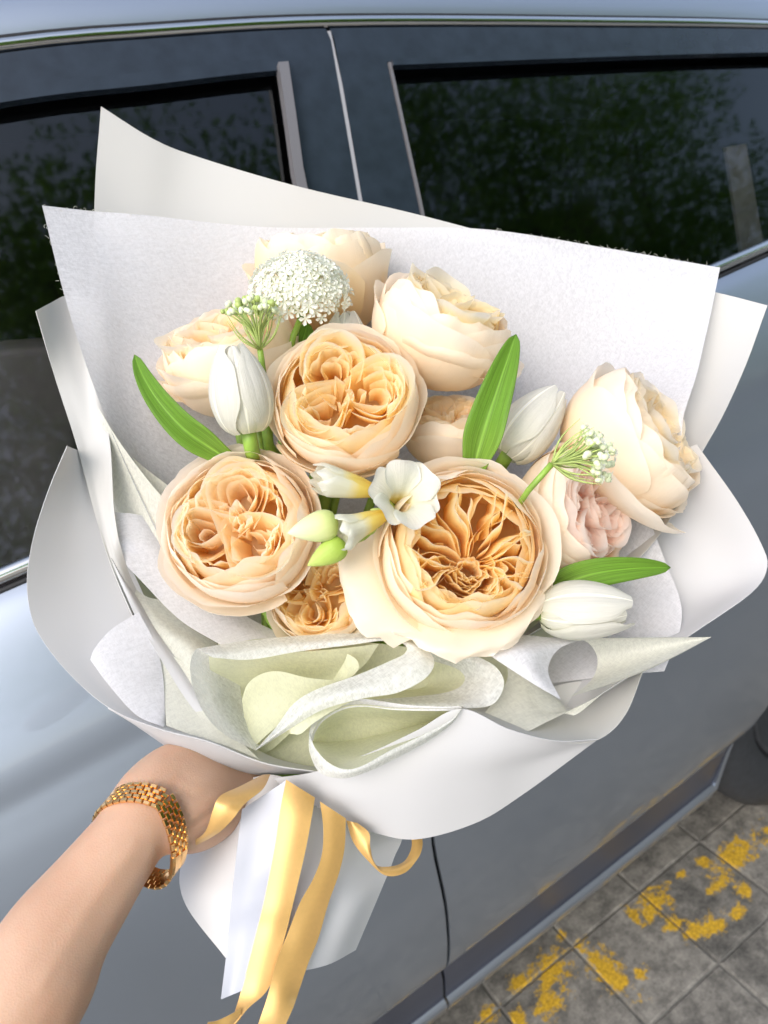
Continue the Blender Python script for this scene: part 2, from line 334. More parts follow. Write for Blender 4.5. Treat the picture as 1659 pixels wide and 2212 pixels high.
def paving_mat():
    m, t, o = newmat('grey_paving'); g = t.nodes.new('ShaderNodeNewGeometry'); b = N(t, 'ShaderNodeBsdfPrincipled', Roughness=.85)
    n = N(t, 'ShaderNodeTexNoise', Scale=26.0, Detail=8.0, Roughness=.7); t.links.new(g.outputs['Position'], n.inputs['Vector'])
    n2 = N(t, 'ShaderNodeTexNoise', Scale=160.0, Detail=4.0); t.links.new(g.outputs['Position'], n2.inputs['Vector'])
    oi = t.nodes.new('ShaderNodeObjectInfo'); n0 = N(t, 'ShaderNodeTexNoise', Scale=6.0, Detail=5.0); t.links.new(g.outputs['Position'], n0.inputs['Vector'])
    q0 = N(t, 'ShaderNodeMath', operation='MULTIPLY_ADD'); q0.inputs[1].default_value = .10; t.links.new(oi.outputs['Random'], q0.inputs[0]); t.links.new(n.outputs[0], q0.inputs[2])
    q1 = N(t, 'ShaderNodeMath', operation='MULTIPLY_ADD'); q1.inputs[1].default_value = .30; t.links.new(n0.outputs[0], q1.inputs[0]); t.links.new(q0.outputs[0], q1.inputs[2])
    q2 = N(t, 'ShaderNodeMath', operation='MULTIPLY_ADD'); q2.inputs[1].default_value = .22; t.links.new(n2.outputs[0], q2.inputs[0]); t.links.new(q1.outputs[0], q2.inputs[2])
    r = ramp(t, [(.62, (.062, .060, .054)), (.80, (.145, .137, .122)), (1.0, (.27, .255, .225))], q2.outputs[0])
    last = None
    mpn = N(t, 'ShaderNodeTexNoise', Scale=38.0, Detail=5.0, Roughness=.75); t.links.new(g.outputs['Position'], mpn.inputs['Vector'])
    for x, y, a, c in YEL:
        s = N(t, 'ShaderNodeVectorMath', operation='SUBTRACT'); s.inputs[1].default_value = (x, y, 0); t.links.new(g.outputs['Position'], s.inputs[0])
        q = N(t, 'ShaderNodeVectorMath', operation='MULTIPLY'); q.inputs[1].default_value = (1/a, 1/c, 0); t.links.new(s.outputs[0], q.inputs[0])
        L = N(t, 'ShaderNodeVectorMath', operation='LENGTH'); t.links.new(q.outputs[0], L.inputs[0])
        if last is None: last = L.outputs['Value']
        else:
            mn = N(t, 'ShaderNodeMath', operation='MINIMUM'); t.links.new(last, mn.inputs[0]); t.links.new(L.outputs['Value'], mn.inputs[1]); last = mn.outputs[0]
    ad = N(t, 'ShaderNodeMath', operation='MULTIPLY_ADD'); ad.inputs[1].default_value = 5.5; t.links.new(mpn.outputs[0], ad.inputs[0]); t.links.new(last, ad.inputs[2])
    mk = ramp(t, [(0, (1, 1, 1)), (1, (0, 0, 0))], N(t, 'ShaderNodeMath').outputs[0])
    mr = N(t, 'ShaderNodeMapRange'); mr.inputs['From Min'].default_value = 3.35; mr.inputs['From Max'].default_value = 4.0; mr.inputs['To Min'].default_value = 1; mr.inputs['To Max'].default_value = 0
    t.nodes.remove(mk); t.links.new(ad.outputs[0], mr.inputs[0])
    mx = N(t, 'ShaderNodeMix', data_type='RGBA'); t.links.new(mr.outputs[0], mx.inputs[0]); t.links.new(r.outputs[0], mx.inputs[6])
    yc = ramp(t, [(.3, (.33, .19, .012)), (.65, (.62, .38, .02))], n2.outputs[0]); t.links.new(yc.outputs[0], mx.inputs[7])
    t.links.new(mx.outputs[2], b.inputs['Base Color'])
    bp = N(t, 'ShaderNodeBump', Strength=.7, Distance=.004); t.links.new(n.outputs[0], bp.inputs['Height']); t.links.new(bp.outputs[0], b.inputs['Normal'])
    t.links.new(b.outputs[0], o.inputs[0]); return m
M['paving'] = paving_mat()
M['asphalt'] = principled('dark_ground', (.17, .165, .15), .9, noise=30, vary=.3, bump=.5)
M['bounce_concrete'] = principled('pale_bounce_concrete', (.30, .295, .28), .9, noise=8, vary=.2, bump=.3)
M['bark'] = principled('bark', (.07, .05, .035), .9, noise=20, vary=.4, bump=.6)
M['crown'] = petal_mat('tree_leaf', [(0, (.12, .27, .02)), (.5, (.17, .36, .03)), (1, (.25, .42, .05))], trans=.55, rough=.5)
M['wall'] = principled('pale_wall', (.085, .06, .045), .85, noise=3, vary=.2)
M['dark_pane'] = principled('dark_pane', (.03, .035, .04), .1)

# ------------------------------------------------------------------ ground
S = 80
grd = mobj('ground', [(-S, -S, -.0035), (S, -S, -.0035), (S, S, -.0035), (-S, S, -.0035)], [(0, 1, 2, 3)], M['asphalt'], smooth=False)
props(grd, kind='structure')
bounce = mobj('bounce_ground', [(-40, -40, .004), (40, -40, .004), (40, -1.93, .004), (-40, -1.93, .004)], [(0, 1, 2, 3)], M['bounce_concrete'], smooth=False)  # unseen pale sheet, added to bounce light onto the car door and bouquet
props(bounce, kind='structure')
def slab_mesh(dx, dy):
    b = .004; h = .02; V = []
    for (z, k) in ((-h, 0), (-b*.6, 0), (0, b)):
        V += [(-dx+k, -dy+k, z), (dx-k, -dy+k, z), (dx-k, dy-k, z), (-dx+k, dy-k, z)]
    F = [(8, 9, 10, 11)]
    for a in (0, 4):
        for j in range(4): F.append((a+j, a+(j+1) % 4, a+4+(j+1) % 4, a+4+j))
    return mesh_data('paving_slab', V, F, M['paving'], smooth=False)
sm_ = slab_mesh(.196/2-.0016, .205/2-.0016)
for i in range(-8, 10):
    for j in range(-9, 6):
        o = bpy.data.objects.new('paving_slab', sm_); C.collection.objects.link(o); o.parent = grd
        o.location = (.551+.196*(i+.5), -.08+.205*(j+.5), random.uniform(-.0012, .0012))
        o.rotation_euler = (random.uniform(-.004, .004), random.uniform(-.004, .004), random.uniform(-.004, .004))

# ------------------------------------------------------------------ car
car = thing('car', 'silver grey car with dark tinted windows parked behind the bouquet', 'car', (.5, .9, 0))
def itp(tab):
    xs = [a for a, b in tab]; ys = [b for a, b in tab]
    return lambda x: float(np.interp(x, xs, ys))
zt_pts = [(-1.0, 1.70), (-.5, 1.748), (-.2, 1.762), (.15, 1.752), (.317, 1.738), (.534, 1.712), (.908, 1.65), (1.386, 1.565), (2.2, 1.40)]
zw_pts = [(-1.0, 1.62), (-.5, 1.69), (-.2, 1.71), (.128, 1.705), (.283, 1.692), (.431, 1.679), (.58, 1.658), (1.302, 1.545), (2.2, 1.385)]
def smooth_itp(pts):
    q = resample([(a*1.0, b) for a, b in pts], 120); return lambda x: float(np.interp(x, q[:, 0], q[:, 1]))
ZT, ZW = smooth_itp(zt_pts), smooth_itp(zw_pts)
gap_x = itp([(.2, .222), (.29, .224), (.38, .226), (.466, .222), (.643, .233), (.774, .237), (.9, .258), (1.05, .33), (1.2, .375), (1.29, .402), (1.45, .444), (1.525, .467), (1.60, .491), (1.70, .522)])
def body_y(z, x):
    tab = [(.20, .06), (.255, .042), (.268, .036), (.282, .0295), (.292, .0265), (.298, .029), (.303, .0325), (.312, .0315), (.335, .0245), (.39, .008), (.44, -.008), (.452, -.014), (.460, -.026), (.475, -.0345), (.50, -.045), (.55, -.060), (.60, -.071), (.65, -.080), (.68, -.084), (.72, -.087), (.80, -.091), (.88, -.0915), (.96, -.0885), (1.02, -.083), (1.07, -.075), (1.10, -.0675), (1.118, -.0625), (1.128, -.061), (1.14, -.0595), (1.155, -.056), (1.18, -.047), (1.21, -.034), (1.24, -.019), (1.265, -.004), (1.28, .008), (1.288, .018)]
    q = body_y.q
    if q is None:
        q = body_y.q = resample(tab, 400)
    return float(np.interp(z, q[:, 0], q[:, 1])) + .014*(x-.5)**2
body_y.q = None
AX, AZ, AR = 1.30, .33, .405
def arch_z(x):
    return AZ + math.sqrt(max(0, AR*AR-(x-AX)**2)) if abs(x-AX) < AR else 0
zs = list(np.linspace(.255, .42, 34)) + list(np.linspace(.43, .60, 14)) + list(np.linspace(.63, 1.03, 14)) + list(np.linspace(1.05, 1.16, 26)) + list(np.linspace(1.17, 1.288, 18))
def body_panel(name, xa, xb, nx=40, lo=.4535, hi=2, mat=None):
    V, F = [], []; zz_ = [z for z in zs if lo <= z <= hi]; zz_ = ([lo] if lo > .3 else [])+zz_+([hi] if hi < 1 else [])
    for z in zz_:
        x0, x1 = xa(z), xb(z)
        for k in range(nx):
            x = lerp(x0, x1, k/(nx-1)); zz = max(z, arch_z(x)); V.append((x, body_y(zz, x), zz))
    for f in grid_faces(len(zz_), nx):
        p = [V[i] for i in f]
        if max(q[2] for q in p)-min(q[2] for q in p) > 1e-5: F.append(f)
    o = mobj(name, V, F, M[mat or 'paint'], car)
    m = o.modifiers.new('thickness', 'SOLIDIFY'); m.thickness = .006; m.offset = 1
    o.modifiers.new('edges', 'EDGE_SPLIT').split_angle = R(40)
    return o
G = .0026
body_panel('front_door', lambda z: -.85, lambda z: gap_x(z)-G)
body_panel('rear_door', lambda z: gap_x(z)+G, lambda z: 1.16, 60)
body_panel('rear_quarter_panel', lambda z: 1.166, lambda z: 2.3, 60)
body_panel('front_fender', lambda z: -2.0, lambda z: -.856)
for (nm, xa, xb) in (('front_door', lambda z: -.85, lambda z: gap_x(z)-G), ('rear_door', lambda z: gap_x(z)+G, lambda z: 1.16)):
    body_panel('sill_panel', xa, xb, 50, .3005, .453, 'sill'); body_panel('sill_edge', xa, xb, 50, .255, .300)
# inner structure behind the doors (dark), floor and far side
mobj('inner_shell', *merge(box_geo((-1.9, .075, .22), (.88, .095, 1.25)), box_geo((-1.9, .09, .2), (2.2, 1.65, .30)), box_geo((-1.9, 1.6, .3), (2.2, 1.65, 1.95)), box_geo((-1.9, .1, .3), (-1.85, 1.6, 1.9)), box_geo((2.15, .1, .6), (2.2, 1.6, 1.6)), box_geo((-1.9, .5, 1.86), (2.2, 1.65, 1.90)),
     box_geo((1.9, .06, .62), (2.2, .095, 1.25)), box_geo((.88, .075, .83), (1.9, .095, 1.25)), box_geo((.95, .45, .25), (1.95, .50, .83))), M['interior'], car, smooth=False)
def win_y(z): return .022 + .185*((z-1.29)/.42)
def upper(name, quads, mat, off=0.0, thick=.004, par=None, n=24):
    """panel in the leaning window plane; quads: (x at bottom, x at top functions of t) given as four edge callables"""
    V = []; m = 8
    xl, xr, zb, ztp = quads
    for i in range(m):
        for k in range(n):
            z0 = None
            t = i/(m-1); s = k/(n-1)
            zg = 1.5
            for _ in range(6):
                x = lerp(xl(zg), xr(zg), s); zg = lerp(zb(x), ztp(x), t)
            V.append((x, win_y(zg)+off+.014*(x-.5)**2, zg))
    o = mobj(name, V, grid_faces(m, n), mat, par or car)
    if thick:
        q = o.modifiers.new('thickness', 'SOLIDIFY'); q.thickness = thick; q.offset = 1
        o.modifiers.new('edges', 'EDGE_SPLIT').split_angle = R(40)
    return o
xL = itp([(1.28, .325), (1.40, .352), (1.56, .392), (1.678, .434), (1.72, .44)])
xL2 = lambda z: xL(z)+.013
xA = itp([(1.28, -.80), (1.72, -.30)])
xR = itp([(1.28, .478), (1.49, .540), (1.66, .584), (1.72, .598)])
zbelt = lambda x: 1.284
fd = lambda z: xA(z)-.05
upper('front_door_frame', (fd, lambda z: gap_x(z)-G, lambda x: ZW(x)+.012, lambda x: ZT(x)-.001), M['frame'])
upper('front_pillar_cover', (xL2, lambda z: gap_x(z)-G, zbelt, lambda x: ZW(x)+.012), M['frame'])
upper('front_door_frame', (lambda z: gap_x(z)+G, lambda z: 1.9, lambda x: ZW(x)+.005, lambda x: ZT(x)-.001), M['frame']).name = 'rear_door_frame'
upper('rear_pillar_cover', (lambda z: gap_x(z)+G, lambda z: xR(z)-.004, zbelt, lambda x: ZW(x)+.005), M['frame'])
def pane(name, xl, xr, n):
    return upper(name, (xl, xr, lambda x: 1.262, lambda x: ZW(x)+.012), M['glass'], .010, 0, n=n)
pane('front_window', lambda z: xA(z)-.02, lambda z: xL(z)+.004, 24)
pane('rear_window', lambda z: xR(z)-.006, lambda z: 1.9, 30)
# grey metal strips round the panes and in the door gap
upper('window_strip', (xL, lambda z: xL(z)+.0125, zbelt, lambda x: ZW(x)+.004), M['grey_trim'], -.004, .014, n=4)
upper('window_strip', (lambda z: xR(z)-.0035, lambda z: xR(z)+.0005, zbelt, lambda x: ZW(x)+.004), M['grey_trim'], -.0025, .004, n=4)
upper('window_seal', (lambda z: xA(z), lambda z: xL(z)+.014, lambda x: ZW(x)-.002, lambda x: ZW(x)+.0115), M['frame'], .000, .01)
upper('window_seal', (lambda z: xR(z), lambda z: 1.9, lambda x: ZW(x)-.003, lambda x: ZW(x)+.0045), M['frame'], -.001, .01)
upper('pillar_seam', (lambda z: gap_x(z)-.0026, lambda z: gap_x(z)+.0026, zbelt, lambda x: ZT(x)-.004), M['seam'], .0005, .004, n=3)
def rail(name, path, rad, mat, n=12):
    return tube(name, path, rad, mat, car, n, None)
X = np.linspace(-1.0, 2.2, 70)
yb = lambda x: .014*(x-.5)**2
# belt trim: bright strip over a dark rubber over a cream strip
def strip(name, sec, mat, zf, yf):
    V = []; k = len(sec)
    for x in X:
        for (dy, dz) in sec: V.append((x, yf(x)+dy, zf(x)+dz))
    F = grid_faces(len(X), k, True); return mobj(name, V, F, mat, car)
def arc_sec(ry, rz, n=9): return [(-ry*math.sin(PI*i/(n-1)), -rz*math.cos(PI*i/(n-1))) for i in range(n)]+[(ry*.3, rz), (ry*.3, -rz)]
zb_ = lambda x: 1.2945-.0*(x)
strip('belt_trim', arc_sec(.008, .0085), M['chrome'], lambda x: 1.3035, lambda x: .018+yb(x))
strip('belt_rubber', arc_sec(.004, .0035), M['black'], lambda x: 1.2912, lambda x: .014+yb(x))
yt = lambda x: win_y(ZT(x))+yb(x)
strip('roof_trim', arc_sec(.008, .0075), M['chrome'], lambda x: ZT(x)+.0078, lambda x: yt(x)+.004)
strip('roof_gutter', arc_sec(.002, .003), M['black'], lambda x: ZT(x)+.0175, lambda x: yt(x)+.016)
# roof
V = []; prof = [(.010, .0195), (.004, .026), (.012, .040), (.035, .062), (.08, .085), (.16, .108), (.3, .128), (.6, .14), (.9, .14), (1.2, .12), (1.36, .05)]
prof = resample(prof, 40)
for x in X:
    for (dy, dz) in prof: V.append((x, yt(x)+.006+dy, ZT(x)+dz))
o = mobj('roof', V, grid_faces(len(X), len(prof)), M['paint'], car)
# interior seen through the tint
s0 = [(-45, 790), (-20, 760), (40, 752), (150, 745), (170, 780), (170, 1300), (-60, 1330)]
def slab_from_outline(name, pts, y, dep, mat, par):
    a = [hitY(u, v, y) for u, v in pts]; k = len(a)
    V = [tuple(p) for p in a]+[(p[0], p[1]+dep, p[2]) for p in a]
    F = [tuple(range(k)), tuple(range(2*k-1, k-1, -1))]+[(i, k+i, k+(i+1) % k, (i+1) % k) for i in range(k)]
    o = mobj(name, V, F, mat, par, smooth=False)
    m = o.modifiers.new('round', 'BEVEL'); m.width = .02; m.segments = 4; m.limit_method = 'ANGLE'
    return o
slab_from_outline('seat', s0, .28, .12, M['seat'], car)
slab_from_outline('seat_belt', [(1568, 318), (1612, 310), (1655, 560), (1605, 572)], .24, .006, M['strap'], car).modifiers.clear()
# wheel
wh = bpy.data.objects.new('wheel', None); C.collection.objects.link(wh); wh.parent = car
wh.matrix_basis = wm(car).inverted() @ Matrix.Translation((AX-.03, .14, .345))
def lathe(name, prof, mat, par, n=48):
    V = []
    for (y, r) in prof:
        for j in range(n): V.append((r*math.cos(2*PI*j/n), y, r*math.sin(2*PI*j/n)))
    return mobj(name, V, grid_faces(len(prof), n, True), mat, par, local=True)
lathe('tyre', [(.02, .21), (-.075, .215), (-.098, .24), (-.102, .28), (-.094, .32), (-.075, .342), (-.03, .347), (.06, .347), (.11, .34), (.12, .30)], M['tyre'], wh)
lathe('rim', [(-.06, .002), (-.075, .05), (-.06, .07), (-.055, .17), (-.085, .205), (-.09, .22), (-.06, .215), (.02, .2)], M['tyre'], wh)

# ------------------------------------------------------------------ the bouquet: wrapping
BIND = P(590, 1690, .455)
GP = 'sheets of paper round the bouquet'
def wrap(name, label, rows, mat, cat='wrapping paper', group='wrapping paper sheets', **k):
    o = sheet(name, rows, mat, origin=tuple(BIND), **k); props(o, label, cat, group); return o
wrap('wrapping_paper', 'tall white wrapping paper sheet behind the flowers with a pointed upper left corner', [
    [(218, 230, .525), (330, 300, .535), (430, 340, .545), (640, 402, .55), (900, 463, .56), (1150, 530, .56), (1350, 588, .545), (1540, 630, .51), (1658, 660, .49)],
    [(204, 450, .515), (300, 560, .525), (430, 640, .54), (680, 720, .555), (950, 790, .56), (1160, 820, .555), (1340, 830, .54), (1500, 830, .51), (1600, 815, .485)],
    [(206, 860, .478), (290, 920, .492), (420, 970, .52), (680, 1020, .54), (900, 1050, .545), (1090, 1070, .54), (1250, 1080, .525), (1400, 1050, .50), (1517, 975, .475)],
    [(330, 1250, .455), (400, 1300, .465), (470, 1330, .48), (640, 1380, .50), (790, 1400, .505), (930, 1400, .50), (1060, 1380, .495), (1200, 1330, .48), (1330, 1250, .465)],
    [(560, 1650, .462), (566, 1650, .465), (572, 1650, .468), (590, 1650, .475), (605, 1650, .476), (618, 1650, .475), (630, 1650, .472), (645, 1645, .468), (660, 1640, .462)]], M['paper_in'], nu=60, nv=44)
wrap('tissue_sheet', 'wide translucent white tissue sheet lying over the tall back paper', [
    [(90, 443, .475), (200, 455, .488), (300, 463, .498), (560, 490, .530), (830, 490, .545), (1050, 496, .548), (1300, 536, .536), (1430, 558, .52), (1553, 580, .505)],
    [(140, 640, .462), (215, 660, .472), (310, 680, .49), (560, 720, .528), (830, 760, .548), (1040, 780, .55), (1270, 800, .538), (1400, 770, .52), (1520, 730, .495)],
    [(215, 860, .450), (260, 900, .462), (330, 940, .478), (560, 1010, .515), (800, 1040, .535), (990, 1050, .535), (1200, 1060, .52), (1350, 1000, .50), (1480, 875, .482)],
    [(330, 1130, .447), (380, 1200, .457), (430, 1250, .467), (600, 1320, .488), (790, 1340, .497), (930, 1340, .494), (1060, 1330, .488), (1200, 1260, .474), (1370, 1120, .468)],
    [(560, 1600, .456), (566, 1600, .460), (572, 1600, .463), (590, 1600, .469), (605, 1600, .470), (618, 1600, .469), (630, 1600, .466), (645, 1595, .462), (665, 1590, .456)]], M['tissue'], cat='tissue paper', group='tissue sheets in the bouquet', nu=60, nv=44, thick=0, wob=.0012)
ts = C.objects['tissue_sheet']; geo = []
e0 = resample([(92, 443, .475), (200, 455, .488), (300, 463, .498)], 40); e1_ = resample([(1050, 496, .548), (1300, 536, .536), (1430, 558, .52), (1550, 580, .505)], 90); e2_ = resample([(92, 446, .475), (140, 640, .462)], 30)
for q in np.concatenate([e0, e1_, e1_, e2_]):
    if rng.uniform() < .55: continue
    q = q+np.array([rng.uniform(-4, 4), rng.uniform(-1, 4), 0]); L = rng.uniform(5, 13); a = rng.uniform(-2.9, -.2)
    if q[0] < 145 and q[1] > 450: a = rng.uniform(1.8, 4.2)
    k = rng.uniform(-1.5, 1.5); pts = [P(*q)]
    for t in (1, 2, 3): q = q+np.array([math.cos(a)*L/3, math.sin(a)*L/3, rng.uniform(-.0008, .0008)]); a += k; pts.append(P(*q))
    geo.append(tube_geo(pts, .00011, 3, 7, cap=False))
props(mobj('stray_fibres', *merge(*geo), M['tissue_l'], ts), kind='stuff')
wrap('wrapping_paper', 'narrow cream white paper sheet curling at the far left edge of the bouquet', [
    [(77, 672, .446), (108, 655, .462), (145, 638, .478), (190, 645, .484), (230, 690, .478)],
    [(120, 820, .454), (150, 822, .457), (185, 835, .459), (208, 845, .457), (228, 862, .459)],
    [(165, 960, .446), (190, 968, .448), (215, 975, .447), (230, 978, .444), (240, 980, .442)],
    [(205, 1110, .438), (220, 1114, .439), (232, 1117, .438), (241, 1119, .436), (249, 1120, .435)],
    [(240, 1222, .430), (245, 1225, .431), (252, 1228, .431), (262, 1230, .432), (276, 1232, .436)],
    [(290, 1340, .425), (297, 1342, .428), (306, 1344, .430), (318, 1347, .431), (334, 1352, .434)]], M['paper_in'], nu=24, nv=50)
wing = thing('wrapping_paper', 'rounded white paper wing at the lower left above the wrist', 'wrapping paper', BIND, group='wrapping paper sheets')
outer = [(145, 963, .425), (108, 1050, .420), (75, 1150, .415), (59, 1240, .412), (63, 1310, .410), (85, 1372, .408), (150, 1456, .405), (240, 1532, .402), (345, 1575, .399), (450, 1602, .398), (570, 1648, .402), (690, 1668, .408)]
inner = [(172, 975, .45), (205, 1080, .445), (240, 1155, .444), (275, 1212, .446), (308, 1280, .444), (340, 1358, .438), (376, 1440, .431), (412, 1508, .426), (455, 1560, .422), (520, 1600, .422), (600, 1640, .424), (695, 1660, .428)]
mid = [((a[0]+b[0])/2, (a[1]+b[1])/2, (a[2]+b[2])/2+.002) for a, b in zip(outer, inner)]
sheet('wing_panel', [outer, mid, inner], M['paper'], wing, 70, 24)
hem = [(240, 1205, .433), (262, 1262, .428), (300, 1345, .422), (350, 1428, .417), (410, 1522, .412), (480, 1600, .408)]
hem2 = [(241, 1207, .434), (283, 1273, .432), (338, 1352, .430), (392, 1425, .426), (455, 1515, .420), (530, 1600, .413)]
sheet('hem', [hem, [((a[0]+b[0])/2, (a[1]+b[1])/2, (a[2]+b[2])/2-.002) for a, b in zip(hem, hem2)], hem2], M['paper'], wing, 40, 8)
und0 = [(235, 1527, .4035), (345, 1576, .4005), (450, 1603, .3995), (570, 1649, .4035), (693, 1669, .41)]
und2 = [(240, 1530, .41), (350, 1606, .425), (458, 1680, .436), (580, 1673, .44), (693, 1670, .44)]
sheet('underside', [und0, [((a[0]+b[0])/2-4, (a[1]+b[1])/2+2, (a[2]+b[2])/2-.003) for a, b in zip(und0, und2)], und2], M['paper'], wing, 50, 16)
wrap('wrapping_paper', 'broad white paper wing fanning out on the right beside the car door', [
    [(1505, 960, .475), (1592, 1082, .46), (1646, 1178, .45), (1657, 1228, .446), (1622, 1281, .441), (1500, 1366, .434), (1392, 1440, .428), (1250, 1530, .424)],
    [(1400, 1000, .50), (1455, 1120, .488), (1500, 1220, .475), (1500, 1285, .468), (1440, 1340, .46), (1350, 1400, .452), (1270, 1460, .446), (1180, 1530, .438)],
    [(1250, 1000, .52), (1200, 1150, .51), (1200, 1250, .505), (1190, 1310, .50), (1150, 1370, .49), (1100, 1430, .478), (1050, 1500, .465), (1000, 1580, .45)]], M['paper'], nu=60, nv=30)
liner = [[(250, 1190, .452), (330, 1200, .475), (480, 1230, .492), (700, 1260, .50), (900, 1270, .50), (1100, 1270, .50), (1300, 1330, .478), (1380, 1420, .452)],
         [(300, 1370, .437), (360, 1390, .450), (480, 1420, .468), (680, 1450, .478), (880, 1460, .478), (1050, 1460, .472), (1200, 1470, .455), (1300, 1500, .438)],
         [(420, 1540, .428), (470, 1545, .435), (540, 1560, .445), (660, 1580, .452), (800, 1590, .452), (920, 1590, .447), (1040, 1580, .438), (1150, 1575, .425)],
         [(540, 1640, .428), (560, 1650, .433), (590, 1655, .440), (640, 1660, .443), (690, 1660, .44), (740, 1655, .434), (790, 1650, .427), (850, 1640, .42)]]
wrap('wrapping_paper', 'pale green lining paper deep inside the front of the bouquet', liner, M['lining'], nu=50, nv=36)
front = thing('wrapping_paper', 'large white front paper folded under the flowers above the ribbon loop', 'wrapping paper', BIND, group='wrapping paper sheets')
sheet('front_panel', [
    [(590, 1681, .412), (680, 1667, .404), (800, 1625, .396), (900, 1578, .390), (995, 1531, .385), (1100, 1575, .384), (1200, 1600, .389), (1290, 1597, .400)],
    [(600, 1690, .411), (680, 1690, .406), (775, 1675, .399), (870, 1655, .393), (960, 1630, .389), (1070, 1625, .389), (1170, 1620, .394), (1288, 1599, .401)],
    [(612, 1700, .412), (675, 1715, .409), (745, 1725, .404), (835, 1725, .400), (930, 1710, .397), (1045, 1685, .398), (1150, 1650, .401), (1284, 1602, .402)],
    [(628, 1710, .413), (680, 1739, .413), (735, 1768, .411), (815, 1800, .410), (905, 1812, .409), (1030, 1776, .410), (1130, 1715, .410), (1280, 1605, .403)]], M['paper'], front, 60, 30)
sheet('inner_flap', [
    [(995, 1533, .388), (1100, 1577, .386), (1200, 1602, .391), (1288, 1599, .401), (1350, 1545, .412), (1393, 1438, .428)],
    [(1000, 1515, .415), (1090, 1535, .418), (1170, 1540, .423), (1250, 1530, .43), (1310, 1500, .436), (1390, 1438, .435)],
    [(1010, 1490, .435), (1090, 1490, .438), (1160, 1490, .44), (1230, 1475, .443), (1290, 1465, .445), (1385, 1436, .441)]], M['paper_in'], front, 50, 20)
wrap('tissue_sheet', 'lavender white tissue curve behind the lying white tulip', [
    [(1395, 1100, .475), (1440, 1220, .465), (1470, 1300, .452), (1468, 1365, .442), (1435, 1450, .430)],
    [(1300, 1150, .488), (1330, 1240, .478), (1350, 1310, .466), (1350, 1380, .454), (1320, 1460, .436)],
    [(1180, 1180, .495), (1190, 1260, .485), (1200, 1330, .477), (1190, 1400, .467), (1160, 1480, .448)]], M['tissue'], cat='tissue paper', group='tissue sheets in the bouquet', nu=40, nv=24, thick=0)
roll = thing('tissue_roll', 'white tissue cone pointing right below the lying white tulip', 'tissue paper', BIND, group='tissue sheets in the bouquet')
sheet('flap', [
    [(1045, 1402, .412), (1110, 1373, .415), (1190, 1377, .418), (1265, 1380, .42)],
    [(1048, 1408, .404), (1105, 1398, .400), (1155, 1402, .399), (1207, 1402, .408)],
    [(1052, 1412, .400), (1106, 1424, .394), (1147, 1437, .392), (1184, 1450, .397)],
    [(1058, 1416, .398), (1110, 1450, .392), (1160, 1482, .388), (1211, 1511, .386)]], M['tissue'], roll, 40, 30, 0)
apex = (1537, 1376, .418)
mouth = [(1200, 1379, .4165), (1262, 1384, .428), (1290, 1420, .436), (1280, 1465, .428), (1240, 1500, .406), (1211, 1511, .3865)]
def toward(p, q, t, sag=0): return (lerp(p[0], q[0], t), lerp(p[1], q[1], t)+sag, lerp(p[2], q[2], t))
low = {3: [(1211, 1511), (1300, 1487), (1400, 1436), (1480, 1399), (1537, 1376)], 4: None}
rows = []
for t in (0, .25, .5, .75, 1):
    rows.append([toward(m, apex, t, 12*math.sin(PI*t) if i >= 4 else 0) for i, m in enumerate(mouth)])
sheet('cone', rows, M['tissue_l'], roll, 60, 30, 0)
def c6(x, y, d): return (389+.651*x, 1339+.651*y, d)
wrap('tissue_sheet', 'pale green tissue standing behind the centre ruffle and hiding the stems', [
    [(470, 1372, .440), (600, 1376, .446), (760, 1384, .446), (900, 1400, .444), (1010, 1412, .440), (1110, 1420, .434)],
    [(480, 1480, .440), (600, 1480, .446), (760, 1480, .447), (900, 1480, .445), (1020, 1490, .438), (1130, 1500, .428)],
    [(520, 1640, .424), (600, 1655, .430), (690, 1665, .432), (790, 1640, .428), (900, 1600, .420), (1050, 1570, .408)]], M['tissue_g'], cat='tissue paper', group='tissue sheets in the bouquet', nu=40, nv=24, thick=0)
scr = thing('tissue_ruffle', 'big rolled pale green tissue ruffle at the centre front below the roses', 'tissue paper', BIND, group='tissue sheets in the bouquet')
outA = [c6(60, 95, .408), c6(200, 72, .418), c6(400, 52, .424), c6(560, 45, .424), c6(700, 50, .42), c6(790, 72, .412), c6(833, 112, .402), c6(843, 150, .394), c6(810, 197, .388), c6(720, 242, .386), c6(600, 262, .388), c6(470, 300, .391), c6(365, 362, .394), c6(252, 433, .396)]
inA = [c6(108, 125, .402), c6(230, 132, .408), c6(400, 104, .412), c6(560, 84, .413), c6(660, 70, .411), c6(720, 72, .408), c6(752, 90, .404), c6(745, 112, .401), c6(700, 135, .399), c6(590, 182, .398), c6(450, 232, .398), c6(375, 280, .398), c6(315, 360, .398), c6(250, 432, .397)]
midA = [((a[0]+b[0])/2, (a[1]+b[1])/2, (a[2]+b[2])/2-.004) for a, b in zip(outA, inA)]
sheet('top_fold', [outA, midA, inA], M['tissue_w'], scr, 90, 14, 0)
lw0 = [c6(108, 124, .402), c6(60, 94, .408), c6(34, 142, .404), c6(42, 220, .400), c6(82, 312, .397), c6(150, 382, .396), c6(250, 433, .396)]
lw1 = [c6(150, 130, .412), c6(110, 130, .418), c6(95, 180, .416), c6(105, 240, .412), c6(140, 310, .408), c6(190, 370, .406), c6(252, 430, .402)]
lw2 = [c6(240, 130, .430), c6(210, 150, .434), c6(200, 200, .434), c6(205, 260, .430), c6(225, 320, .426), c6(245, 375, .422), c6(265, 425, .412)]
sheet('left_roll', [lw0, lw1, lw2], M['tissue_w'], scr, 60, 24, 0)
